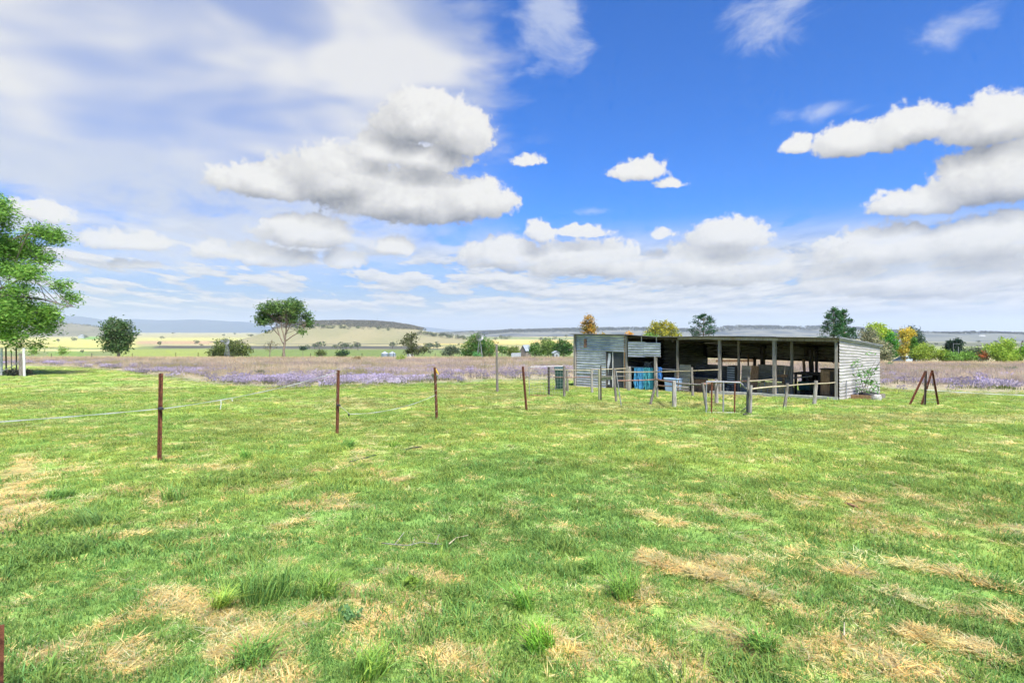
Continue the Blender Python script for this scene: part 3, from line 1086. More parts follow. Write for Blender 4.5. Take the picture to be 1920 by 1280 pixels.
def tree(name, label, cat, px, Y, lobes, cols, leaf=.4, nleaf=2600, clump_r=.45, per=14, stem=None, trunk_r=.2, bark='bark', seed=1, group=None, limbs=16, shell=.45,
         aspect=.6, droop=None, flat=1.0, xtra_stems=(), split=.45, sink=0.3):
    rg = np.random.default_rng(seed)
    X0 = (px - CX) * Y / F
    z0 = float(Hgt(np.array([X0]), np.array([Y]))[0])
    root = thing(name, label, cat, (X0, Y, z0), group)
    L = []
    for lb in lobes:
        cx, cy, rx, ry = lb[:4]
        dz = lb[4] if len(lb) > 4 else 0.0
        c = P(cx, cy, Y); c[1] += dz
        L.append((c, rx * Y / F, ry * Y / F))
    if len(L) > 2:
        dep = max(l[1] for l in L)
        L = [(l[0] + np.array((0, (rg.random() - .5) * dep * 1.1, 0)), l[1], l[2]) for l in L]
    wts = np.array([l[1] * l[2] for l in L]); wts = wts / wts.sum()
    nc = max(6, nleaf // per)
    pick = rg.choice(len(L), nc, p=wts)
    cen = np.array([L[k][0] for k in pick])
    rr = np.array([(L[k][1], min(L[k][1], max(L[k][2], L[k][1] * .6)) * flat, L[k][2]) for k in pick])
    d = rg.normal(0, 1, (nc, 3)); d /= np.linalg.norm(d, axis=1)[:, None]
    q = (shell + (1 - shell) * rg.random((nc, 1))) ** .6
    clump_c = cen + d * rr * q
    ccol = 1.4 * np.array(cols)[rg.integers(0, len(cols), nc)] * rg.uniform(.72, 1.28, (nc, 1))
    k = np.repeat(np.arange(nc), per)
    cr = clump_r * rg.uniform(.6, 1.3, (nc, 1))
    leafc = clump_c[k] + rg.normal(0, 1, (nc * per, 3)) * cr[k] * np.array((1, 1, .75))
    mb = leaf_mesh('crown', leafc, leaf * rg.uniform(.6, 1.25, nc * per), ccol[k] * rg.uniform(.82, 1.18, (nc * per, 1)), rg, aspect, droop)
    # trunk and limbs
    tb = MB()
    mid = sum(l[0] * w for l, w in zip(L, wts))
    if stem is None:
        pts = [np.array((X0, Y, z0 - sink)), np.array((X0 * .7 + mid[0] * .3, Y, z0 * .5 + mid[2] * .5)), mid]
    else:
        pts = [np.array((X0, Y, z0 - sink))] + [P(a, b, Y) for a, b in stem]
    rads = np.linspace(trunk_r, trunk_r * .4, len(pts))
    rads[0] = trunk_r * 1.25
    pts = smooth_line(pts, rg)
    rads = np.interp(np.linspace(0, 1, len(pts)), np.linspace(0, 1, len(rads)), rads)
    tb.tube(pts, rads, 8, jitter=.12)
    heads = [pts]
    for st in xtra_stems:
        sp = [P(a, b, Y) + np.array((0, (rg.random() - .5) * 1.2 * i, 0)) for i, (a, b) in enumerate(st)]
        sp = smooth_line(sp, rg)
        tb.tube(sp, np.linspace(trunk_r * .55, trunk_r * .14, len(sp)), 7, jitter=.1)
        heads.append(sp)
    tg = clump_c[rg.choice(nc, min(limbs, nc), replace=False)]
    for t in tg:
        h = heads[rg.integers(0, len(heads))]
        f = split + (1 - split) * rg.random()
        s = f * (len(h) - 1); i = min(int(s), len(h) - 2)
        a = h[i] * (1 - (s - i)) + h[i + 1] * (s - i)
        m = a * .5 + t * .5 + np.array((0, 0, -.12 * np.linalg.norm(t - a) * (rg.random() - .2)))
        m2 = a * .22 + t * .78 + rg.normal(0, .05, 3) * np.linalg.norm(t - a)
        r0 = trunk_r * .22
        tb.tube(smooth_line([a, m, m2, t], rg, .03), np.linspace(r0, r0 * .12, 10), 5, cap=False)
    tb.build('trunk', M[bark], root, smooth=True)
    mb.build('crown', M['leaf'], root)
    return root


GUM = [(.06, .12, .028), (.085, .155, .034), (.045, .09, .025), (.11, .17, .045)]
OLIVE = [(.09, .12, .03), (.12, .15, .04), (.065, .085, .025)]
BRIGHT = [(.22, .33, .04), (.28, .37, .05), (.16, .27, .04)]
DARK = [(.018, .045, .026), (.028, .06, .032), (.04, .075, .04)]
MIDG = [(.08, .16, .04), (.11, .20, .045), (.06, .115, .035)]
FEATH = [(.10, .215, .034), (.145, .28, .05), (.065, .145, .028), (.19, .31, .06)]
tree('feathery_tree', 'feathery bright green tree leaning in over the white-posted gate', 'tree', -75, 45,
     [(-60, 400, 70, 50), (-10, 385, 26, 16), (5, 408, 30, 16), (50, 432, 40, 14), (80, 443, 22, 10), (-40, 470, 70, 45), (15, 462, 40, 22), (50, 478, 34, 14), (20, 505, 45, 14), (70, 515, 32, 14), (96, 535, 18, 10), (110, 558, 12, 10),
      (60, 545, 30, 10), (-20, 580, 60, 40), (30, 585, 52, 34), (65, 600, 34, 30), (88, 585, 16, 18), (5, 625, 40, 12), (50, 630, 24, 8), (30, 645, 24, 4), (62, 648, 9, 4), (-110, 500, 60, 60)],
     FEATH, leaf=.30, nleaf=66000, clump_r=.32, per=14, stem=[(-70, 600), (-40, 560), (20, 535), (45, 520)], trunk_r=.13, seed=401, bark='bark', limbs=80, shell=.1, aspect=.26, droop=.25,
     xtra_stems=(((-60, 590), (-30, 480), (10, 440), (70, 440)), ((-40, 560), (40, 552), (90, 565), (125, 575)), ((-70, 600), (-20, 600), (40, 605))), split=.3)
tree('round_tree', 'dense dark rounded tree standing alone on the paddock rise', 'tree', 222, 118, [(222, 618, 26, 22), (206, 622, 19, 22), (240, 622, 17, 24), (222, 640, 30, 20), (208, 652, 18, 12), (236, 648, 18, 12)],
     [(.05, .10, .03), (.07, .125, .035), (.04, .08, .03), (.10, .13, .06)], leaf=.42, nleaf=6500, clump_r=.42, trunk_r=.3, seed=402, bark='bark_pale', xtra_stems=(((221, 662), (214, 640), (208, 622)), ((223, 660), (228, 640), (232, 616))), stem=[(222, 655), (222, 640), (224, 620)], limbs=26, shell=.3)
tree('gum_tree', 'tall umbrella-crowned gum with pale forking stems', 'tree', 532, 118, [(512, 578, 24, 14), (538, 572, 26, 13), (556, 580, 20, 14), (530, 590, 30, 14), (494, 592, 13, 15), (490, 600, 9, 10), (570, 598, 11, 16), (576, 606, 7, 9), (505, 604, 10, 6), (554, 600, 11, 7), (520, 600, 10, 5), (568, 620, 8, 5), (502, 620, 6, 3), (538, 602, 12, 4)],
     GUM, leaf=.37, nleaf=11000, clump_r=.38, trunk_r=.24, bark='bark', seed=403, shell=.15, stem=[(533, 655), (534, 640), (536, 620), (537, 596), (536, 578)],
     xtra_stems=(((533, 646), (524, 630), (520, 612), (512, 590)), ((534, 640), (552, 628), (566, 618), (573, 606)), ((535, 628), (548, 606), (555, 588)), ((534, 636), (528, 612), (528, 584)), ((523, 628), (508, 614), (500, 602)), ((536, 616), (543, 598), (546, 580))), limbs=70, split=.5)
tree('bare_shrub', 'half-bare grey shrub beside the umbrella-crowned gum', 'shrub', 505, 112, [(498, 650, 5, 4), (512, 648, 9, 7), (505, 640, 8, 8), (500, 656, 8, 5)], [(.08, .09, .05), (.10, .10, .06)], leaf=.16, nleaf=350, clump_r=.2, trunk_r=.09, seed=404, limbs=46, shell=.2, split=.35, stem=[(506, 658), (508, 645), (510, 636)])
tree('bush', 'wide olive green bush behind the windmill with a tail', 'bush', 428, 200, [(408, 658, 18, 11), (424, 648, 20, 13), (442, 652, 18, 13), (456, 658, 11, 9), (425, 660, 26, 10), (398, 662, 9, 6)], OLIVE, leaf=.55, nleaf=5200, clump_r=.6, trunk_r=.2, seed=405, shell=.5, limbs=10)
tree('bush', 'tall dense green bush behind the round windmill wheel', 'bush', 897, 175, [(896, 642, 18, 16), (884, 652, 17, 13), (912, 650, 17, 14), (897, 658, 28, 10), (873, 661, 10, 6), (920, 660, 8, 8)], [(.055, .13, .03), (.08, .17, .035), (.15, .19, .05)], leaf=.5, nleaf=6800, clump_r=.5, trunk_r=.2, seed=406, shell=.5, limbs=10)
tree('spiky_shrub', 'small bright blue-green shrub at the foot of the round windmill', 'shrub', 895, 97, [(895, 668, 7, 4), (893, 664, 5, 4)], [(.08, .22, .07), (.10, .27, .08)], leaf=.3, nleaf=700, clump_r=.2, trunk_r=.05, seed=407, aspect=.3, limbs=6)
tree('scraggly_tree', 'scraggly brown-green tree beside the silos', 'tree', 774, 150, [(766, 634, 9, 7), (776, 630, 8, 5), (757, 641, 7, 4), (772, 644, 12, 6), (783, 655, 12, 8), (772, 660, 14, 7), (796, 654, 9, 7)], [(.08, .085, .045), (.10, .115, .045), (.06, .075, .03)], leaf=.4, nleaf=2300, clump_r=.42, trunk_r=.22, seed=408, shell=.3, limbs=36, stem=[(772, 655), (770, 642), (768, 632)])
tree('grey_shrub', 'grey-green shrub between the scraggly tree and the tall dense bush', 'shrub', 846, 165, [(846, 656, 13, 8), (853, 652, 7, 5), (836, 662, 8, 5), (857, 660, 5, 5)], [(.075, .10, .065), (.09, .115, .07)], leaf=.4, nleaf=1500, clump_r=.4, trunk_r=.12, seed=409, limbs=14)
tree('shade_tree', 'dark tree beside the tall dense bush, left of the barn', 'tree', 941, 230, [(938, 654, 6, 5), (946, 656, 6, 5)], MIDG, leaf=.6, nleaf=900, clump_r=.55, trunk_r=.15, seed=410, limbs=6)
tree('shade_tree', 'yellowish tree in front of the barn gable', 'tree', 963, 222, [(960, 655, 7, 6), (968, 657, 5, 6), (957, 662, 5, 5)], [(.12, .16, .04), (.15, .19, .05)], leaf=.55, nleaf=1000, clump_r=.5, trunk_r=.15, seed=411, limbs=6)
tree('shade_tree', 'rounded green tree touching the barn end wall', 'tree', 1005, 190, [(1004, 651, 10, 9), (1000, 658, 8, 7), (1010, 658, 8, 7)], MIDG, leaf=.5, nleaf=2000, clump_r=.5, trunk_r=.2, seed=412, limbs=8)
tree('shade_tree', 'pale green willowy tree in the homestead row', 'tree', 1028, 185, [(1026, 644, 11, 10), (1034, 650, 10, 9), (1022, 655, 9, 9), (1030, 660, 12, 6)], [(.13, .20, .05), (.17, .25, .06), (.10, .16, .045)], leaf=.5, nleaf=2600, clump_r=.5, trunk_r=.2, seed=413, limbs=8)
tree('shade_tree', 'dark green tree nearest the tin hut in the homestead row', 'tree', 1058, 180, [(1056, 646, 11, 10), (1066, 654, 8, 10), (1048, 652, 9, 9), (1058, 660, 14, 7)], [(.05, .12, .03), (.08, .17, .035), (.035, .085, .025)], leaf=.5, nleaf=3000, clump_r=.5, trunk_r=.2, seed=414, limbs=8)
for i, (px, py, rx, ry, Yd, lab) in enumerate([(601, 662, 9, 5, 330, 'olive paddock bush below the flat-topped hill'), (642, 662, 12, 6, 260, 'round dark green paddock bush below the flat-topped hill'), (568, 652, 5, 3, 420, 'tiny dark bush just behind the pale gum trunk')]):
    tree('paddock_bush', lab, 'bush', px, Yd, [(px, py, rx, ry), (px + rx * .4, py + 1, rx * .6, ry * .8), (px - rx * .4, py + 1, rx * .6, ry * .8)], [OLIVE, DARK + MIDG, DARK][i], leaf=.7, nleaf=800, clump_r=.7, trunk_r=.15, seed=420 + i, limbs=4, shell=.5)
# trees that show over and beside the shed
tree('autumn_tree', 'orange autumn tree rising over the hut roof', 'tree', 1105, 130, [(1104, 602, 9, 10), (1100, 612, 11, 10), (1111, 612, 10, 9), (1105, 622, 14, 9), (1104, 594, 4, 5)], [(.36, .20, .03), (.31, .18, .035), (.18, .17, .04), (.40, .25, .045), (.13, .10, .035)], leaf=.34, nleaf=2600, clump_r=.3, trunk_r=.14, seed=430, limbs=26, shell=.2, stem=[(1105, 640), (1105, 615), (1104, 597)])
tree('autumn_tree', 'small yellow treetop peeping over the hut roof', 'tree', 1131, 140, [(1131, 630, 5, 5), (1130, 638, 7, 6)], [(.50, .34, .04), (.42, .32, .06)], leaf=.34, nleaf=420, clump_r=.3, trunk_r=.08, seed=431, limbs=6)
tree('autumn_tree', 'deep orange treetop above the hut corner', 'tree', 1178, 140, [(1178, 628, 7, 6), (1178, 638, 10, 8)], [(.42, .21, .025), (.45, .25, .03)], leaf=.34, nleaf=700, clump_r=.3, trunk_r=.08, seed=432, limbs=6)
tree('yellow_tree', 'yellow-green double-headed tree above the shed roof', 'tree', 1240, 132, [(1226, 614, 12, 11), (1248, 612, 16, 11), (1240, 624, 14, 9), (1262, 622, 11, 12), (1222, 627, 16, 9), (1268, 632, 8, 9)], [(.27, .25, .03), (.22, .23, .035), (.33, .29, .04), (.15, .18, .035)], leaf=.36, nleaf=4600, clump_r=.35, trunk_r=.2, bark='bark_pale', seed=433, limbs=24, shell=.35, xtra_stems=(((1240, 645), (1252, 628), (1260, 616)), ((1240, 645), (1230, 630), (1226, 616))))
tree('green_shrub', 'bright green shrub at the foot of the yellow-green tree', 'shrub', 1222, 118, [(1222, 632, 14, 6), (1212, 636, 10, 5)], [(.15, .28, .05), (.20, .33, .06)], leaf=.3, nleaf=900, clump_r=.3, trunk_r=.08, seed=434, limbs=4)


def pine(name, label, px, Y, top, bot, halfw, shape, cols, seed, tiers, tuft, gap):
    """straight-stemmed conifer with whorls of tufted branches"""
    rg = np.random.default_rng(seed)
    X0 = (px - CX) * Y / F
    z0 = float(Hgt(np.array([X0]), np.array([Y]))[0])
    root = thing(name, label, 'pine tree', (X0, Y, z0))
    zt = EYE + (CY - top) * Y / F; zb = EYE + (CY - bot) * Y / F
    tb = MB()
    tb.tube([(X0, Y, z0 - .3), (X0, Y, (z0 + zt) / 2), (X0, Y, zt)], [.30, .2, .05], 8)
    cs, cl, sz = [], [], []
    for i in range(tiers):
        f = i / (tiers - 1)
        z = zb + (zt - zb) * f
        w = shape(f) * halfw * Y / F
        for j in range(max(4, int(9 * (1 - f * .3)))):
            if rg.random() < gap:
                continue
            a = rg.random() * 6.283
            ln = w * rg.uniform(.75, 1.05)
            rise = ln * rg.uniform(.05, .45)
            e = np.array((X0 + ln * math.cos(a), Y + ln * math.sin(a), z + rise - .15))
            b = np.array((X0, Y, z - .1))
            tb.tube([b, (b + e) / 2 + np.array((0, 0, -.1 * ln)), e], [.05, .035, .015], 4, cap=False)
            c = np.array(cols[rg.integers(0, len(cols))]) * rg.uniform(.75, 1.25)
            for s, k in ((1.0, 1.0), (.78, .8), (.55, .55)):
                if rg.random() > k:
                    continue
                q = b * (1 - s) + e * s + np.array((0, 0, .05))
                m = 17
                cs.append(q + rg.normal(0, 1, (m, 3)) * tuft * np.array((1, 1, .7)))
                cl.append(np.tile(c, (m, 1)) * rg.uniform(.8, 1.2, (m, 1)))
                sz.append(np.full(m, tuft * 1.25) * rg.uniform(.6, 1.2, m))
    tb.build('trunk', M['bark'], root, smooth=True)
    leaf_mesh('crown', np.concatenate(cs), np.concatenate(sz), np.concatenate(cl), rg, .55).build('crown', M['leaf'], root)
    return root


pine('domed_pine', 'dome-topped dark pine with open tufted branches behind the shed', 1319, 150, 591, 640, 26, lambda f: (.62 + .38 * math.sin(min(1, f / .45) * 1.57)) * math.sqrt(max(.03, 1 - max(0, (f - .35) / .65) ** 2)), [(.022, .075, .03), (.035, .10, .038)], 441, 17, .28, .30)
pine('tall_pine', 'taller of the twin pines rising over the shed roof', 1563, 120, 579, 660, 30, lambda f: (1 - f) ** .62 * .9 + .10, [(.035, .105, .035), (.05, .14, .042)], 442, 22, .27, .24)
pine('tall_pine', 'shorter of the twin pines at the shed end', 1583, 122, 583, 660, 26, lambda f: (1 - f) ** .62 * .9 + .10, [(.035, .105, .035), (.055, .15, .042)], 443, 20, .27, .26)
tree('grey_tree', 'grey-leaved tree behind the pale end wall', 'tree', 1630, 112, [(1628, 622, 14, 9), (1622, 634, 14, 12), (1640, 638, 18, 14), (1632, 656, 24, 14), (1655, 655, 18, 15), (1662, 668, 16, 8)], [(.16, .18, .10), (.20, .21, .12), (.12, .14, .08), (.24, .22, .13)], leaf=.3, nleaf=6500, clump_r=.35, trunk_r=.18, seed=451, limbs=20, shell=.3)
tree('lime_tree', 'lime green round-headed tree beside the twin pines', 'tree', 1652, 126, [(1650, 615, 18, 10), (1644, 624, 14, 10), (1662, 626, 14, 10), (1650, 634, 20, 10)], [(.27, .36, .03), (.22, .32, .03), (.32, .38, .05)], leaf=.36, nleaf=3800, clump_r=.35, trunk_r=.18, seed=452, limbs=8, shell=.4)
tree('green_tree', 'mid green tree between the lime tree and the golden tree', 'tree', 1668, 118, [(1668, 634, 10, 12), (1664, 644, 12, 8), (1676, 648, 8, 12), (1682, 658, 8, 14)], [(.06, .20, .03), (.09, .26, .035)], leaf=.32, nleaf=3000, clump_r=.32, trunk_r=.16, seed=453, limbs=8, shell=.4)
tree('golden_tree', 'golden yellow autumn tree among the green ones', 'tree', 1697, 112, [(1692, 622, 11, 8), (1700, 630, 12, 9), (1708, 624, 5, 6), (1690, 634, 9, 8), (1698, 644, 11, 9), (1692, 656, 8, 8), (1696, 666, 7, 7)], [(.47, .35, .035), (.52, .40, .05), (.40, .33, .05), (.30, .31, .06)], leaf=.3, nleaf=3400, clump_r=.28, trunk_r=.12, bark='bark_pale', seed=454, limbs=14, shell=.3)
tree('dark_tree', 'dark grey-green gum behind the golden tree', 'tree', 1718, 140, [(1712, 620, 10, 7), (1722, 628, 10, 8), (1714, 636, 12, 8), (1730, 642, 9, 6), (1722, 648, 14, 8)], [(.04, .075, .045), (.06, .095, .055)], leaf=.4, nleaf=2600, clump_r=.4, trunk_r=.2, seed=455, limbs=14, shell=.3)
pine('small_conifer', 'little pointed light green conifer beside the golden tree', 1714, 108, 635, 668, 7, lambda f: (1 - f) ** .8 * .95 + .05, [(.10, .24, .03), (.13, .29, .04)], 456, 14, .2, .05)
tree('bush', 'spreading olive-lime bush beside the golden tree', 'bush', 1734, 104, [(1724, 660, 16, 11), (1742, 655, 16, 12), (1756, 664, 12, 9), (1734, 668, 24, 8), (1768, 670, 14, 6)], [(.20, .28, .035), (.25, .32, .05), (.15, .22, .035)], leaf=.24, nleaf=7200, clump_r=.28, trunk_r=.1, seed=457, limbs=16, shell=.3)
pine('dark_conifer', 'broad dark conifer behind the power poles', 1795, 135, 638, 690, 22, lambda f: (1 - f) ** .55 * .92 + .06, DARK, 458, 20, .34, .06)
pine('dark_conifer', 'slim dark conifer left of the power poles', 1781, 140, 641, 690, 13, lambda f: (1 - f) ** .55 * .92 + .06, DARK, 459, 18, .32, .06)
tree('bush', 'low green bush row under the power poles', 'bush', 1800, 103, [(1780, 670, 18, 6), (1800, 668, 18, 8), (1818, 668, 16, 8), (1770, 665, 10, 8)], [(.12, .24, .04), (.16, .28, .05), (.10, .19, .04)], leaf=.24, nleaf=4200, clump_r=.28, trunk_r=.08, seed=460, limbs=8, shell=.3)
tree('bush', 'dull green bush between the power poles and the red-leaved bush', 'bush', 1826, 112, [(1824, 662, 14, 9), (1838, 668, 14, 8), (1826, 655, 8, 5)], [(.09, .15, .06), (.12, .18, .07), (.16, .15, .13)], leaf=.28, nleaf=2600, clump_r=.3, trunk_r=.08, seed=461, limbs=6, shell=.3)
tree('red_bush', 'small bush with red leaves beside the bright lime shrubs', 'bush', 1841, 100, [(1841, 663, 5, 6), (1848, 668, 7, 6)], [(.42, .12, .05), (.35, .14, .05), (.06, .12, .03)], leaf=.2, nleaf=900, clump_r=.2, trunk_r=.05, seed=462, limbs=6)
tree('lime_shrub', 'tall bright lime shrub at the picture edge', 'shrub', 1885, 99, [(1880, 652, 13, 10), (1888, 644, 8, 9), (1868, 660, 14, 11), (1895, 658, 16, 12), (1858, 652, 5, 6), (1880, 668, 26, 9), (1874, 640, 3, 5), (1888, 636, 2.5, 5)], BRIGHT, leaf=.24, nleaf=9000, clump_r=.28, trunk_r=.1, seed=463, limbs=24, shell=.25)
tree('lime_shrub', 'green shrub cut by the right picture edge', 'shrub', 1922, 101, [(1916, 662, 12, 10), (1928, 656, 14, 12), (1912, 670, 10, 7)], [(.14, .30, .035), (.20, .33, .045)], leaf=.24, nleaf=4200, clump_r=.28, trunk_r=.1, seed=464, limbs=8, shell=.3)
# small plants standing in the paddock grass
for i, (px, py, w, h, lab) in enumerate([(752, 671, 10, 7, 'yellow-green weed bush in the dry grass in front of the silos'), (1012, 676, 9, 4, 'low green weed in the dry grass left of the tin hut'), (1895, 692, 16, 8, 'grey-leaved spreading weed in the paddock on the far right'), (670, 672, 8, 5, 'brownish weed in the dry grass below the hill'),
                                     (488, 698, 7, 5, 'dark green weed among the purple flowers'), (812, 706, 9, 8, 'thin grey-green weed beside the picket with yellow handle'), (118, 655, 8, 12, 'thin sapling with pale leaves beside the white-posted gate'), (60, 655, 9, 13, 'thin sapling just behind the white gate post'), (1668, 683, 5, 4, 'dark green weed beside the shed end wall')]):
    gY = float(ground_at(px, py + h)[1]) if py + h > 682 else 80.0
    tree('weed', lab, 'weed', px, gY, [(px, py, w * .7, h * .7), (px - w * .4, py + h * .3, w * .5, h * .5), (px + w * .4, py + h * .25, w * .5, h * .5)], [[(.18, .26, .04)], [(.16, .24, .06)], [(.10, .15, .10), (.13, .18, .12)], [(.22, .17, .08)], [(.05, .09, .04)], [(.12, .16, .08)], [(.15, .25, .05)], [(.15, .26, .05)], [(.05, .16, .04)]][i],
         leaf=.13 * gY / 40, nleaf=360, clump_r=.09 * gY / 40, per=8, trunk_r=.02, seed=470 + i, limbs=14, aspect=.35, sink=.05)

# ------------------------------------------------------------------ paddock trees far out on the plain: small copies of a few kinds
kinds = []
for s in range(5):
    rg = np.random.default_rng(480 + s)
    n = 130
    d = rg.normal(0, 1, (n, 3)); d /= np.linalg.norm(d, axis=1)[:, None]
    d *= rg.uniform(.5, 1, (n, 1)) ** .5
    lob = rg.normal(0, .35, (5, 3))[rg.integers(0, 5, n)] * np.array((1, 1, .4))
    cen = d * np.array((.40, .40, .30)) + lob * .75 + np.array((0, 0, .64))
    lm = leaf_mesh('crown', cen, rg.uniform(.13, .26, n), np.array(SCRUB + GUM)[rg.integers(0, 8, n)] * rg.uniform(.75, 1.2, (n, 1)), rg)
    tb = MB(); tb.tube([(0, 0, -.1), (.02, 0, .3), (0, 0, .7)], [.045, .035, .02], 6)
    for q in range(4):
        tb.tube([(.01, 0, .3), tuple(cen[q] * .9)], [.02, .006], 4, cap=False)
    kinds.append((tb, lm))
far_proto = []
PADDOCK = [(118, 628, 9), (155, 661, 5), (110, 640, 5), (160, 633, 7), (135, 622, 6), (300, 647, 7), (366, 644, 6), (377, 648, 4), (325, 625, 5), (405, 644, 4), (303, 635, 5), (240, 626, 6), (90, 629, 6), (470, 636, 5), (556, 628, 6), (606, 628, 7), (623, 626, 6), (590, 652, 9), (598, 652, 12), (576, 653, 7),
           (630, 653, 7), (638, 652, 10), (649, 652, 9), (658, 653, 6), (671, 653, 12), (640, 622, 6), (710, 631, 6), (736, 651, 10), (704, 640, 4), (712, 641, 4), (568, 637, 5), (645, 634, 5), (586, 636, 5),
           (790, 635, 7), (796, 634, 6), (802, 633, 7), (806, 635, 6), (811, 634, 5), (829, 636, 8), (817, 634, 6), (837, 634, 7), (842, 634, 6), (857, 634, 7), (860, 634, 6), (867, 634, 7), (872, 634, 5), (820, 644, 4), (812, 629, 6), (826, 630, 6), (848, 629, 7), (806, 652, 9), (813, 651, 8), (820, 652, 8), (800, 650, 7), (807, 663, 6),
           (930, 637, 5), (940, 635, 7), (945, 636, 6), (955, 634, 5), (1015, 638, 6), (1022, 637, 5), (1040, 636, 6), (1062, 632, 5), (1755, 646, 4), (1835, 642, 4), (1868, 643, 5), (1906, 648, 4), (1777, 634, 4), (1900, 640, 5), (860, 647, 4), (915, 648, 4), (728, 621, 5), (672, 619, 6), (615, 619, 6), (440, 626, 5), (420, 630, 4)]


def far_ground(px, py):
    lo, hi = 300.0, 9000.0
    ys_ = np.geomspace(lo, hi, 900)
    zz = base_h((px - CX) * ys_ / F, ys_)
    ray = EYE - (py - CY) * ys_ / F
    k = np.argmax(ray < zz)
    return ys_[k] if (ray < zz).any() else 2500.0


ZONES = [(0, 260, 600, 700, 'left of the dense rounded tree'), (260, 475, 600, 700, 'between the rounded tree and tall gum'), (475, 700, 600, 645, 'on the slope of the flat-topped hill'),
         (475, 700, 645, 700, 'in the dark row below the flat-topped hill'), (700, 782, 600, 700, 'on the plain above the silos'), (782, 925, 600, 631.5, 'in the upper row above the golden field'), (782, 925, 631.5, 640, 'in the lower row above the golden field'),
         (782, 925, 640, 700, 'below the golden field beside the dense bush'), (925, 1080, 600, 700, 'on the plain behind the barn'), (1080, 2000, 600, 700, 'on the grey plain behind the power poles')]
ORD = ['first', 'second', 'third', 'fourth', 'fifth', 'sixth', 'seventh', 'eighth', 'ninth', 'tenth', 'eleventh', 'twelfth', 'thirteenth', 'fourteenth', 'fifteenth', 'sixteenth']
PADDOCK.sort()
zone_n = {}
PLAB = []
for (px, py, hpx) in PADDOCK:
    zn = next(q[4] for q in ZONES if q[0] <= px < q[1] and q[2] <= py < q[3])
    k = zone_n[zn] = zone_n.get(zn, 0) + 1
    PLAB.append('%s tiny far tree from the left %s' % (ORD[k - 1], zn))
for i, (px, py, hpx) in enumerate(PADDOCK):
    onhill = 455 < px < 900 and py < 640
    Yd = far_ground(px, py + hpx * .3)
    if onhill:
        Yd = min(Yd, 2300)
    x = (px - CX) * Yd / F
    h = max(5.0, min(22, hpx * 1.25 * Yd / F))
    k = R.randrange(5)
    z = float(Hgt(np.array([x]), np.array([Yd]))[0])
    if onhill:
        hx, hy, hz = g1[0], g1[1], g1[2]
        for _ in range(3):
            dd = np.hypot(hx - x, hy - Yd); q = np.unravel_index(dd.argmin(), dd.shape)
            z = max(z, float(hz[q]) if dd.min() < 90 else z)
    root = thing('paddock_tree', PLAB[i], 'tree', (x, Yd, z), 'trees dotted over the valley plain')
    if len(far_proto) < 5:
        far_proto.append(None)
    tb, lm = kinds[k]
    if not hasattr(tb, 'obj'):
        tb.obj = tb.build('trunk', M['bark'], smooth=True); tb.obj.parent = root
        lm.obj = lm.build('crown', M['leaf']); lm.obj.parent = root
    else:
        for p in (tb.obj, lm.obj):
            c_ = p.copy(); COL.objects.link(c_); c_.parent = root
    root.scale = (h * R.uniform(.85, 1.3), h * R.uniform(.85, 1.2), h)
    root.rotation_euler.z = R.random() * 6.28

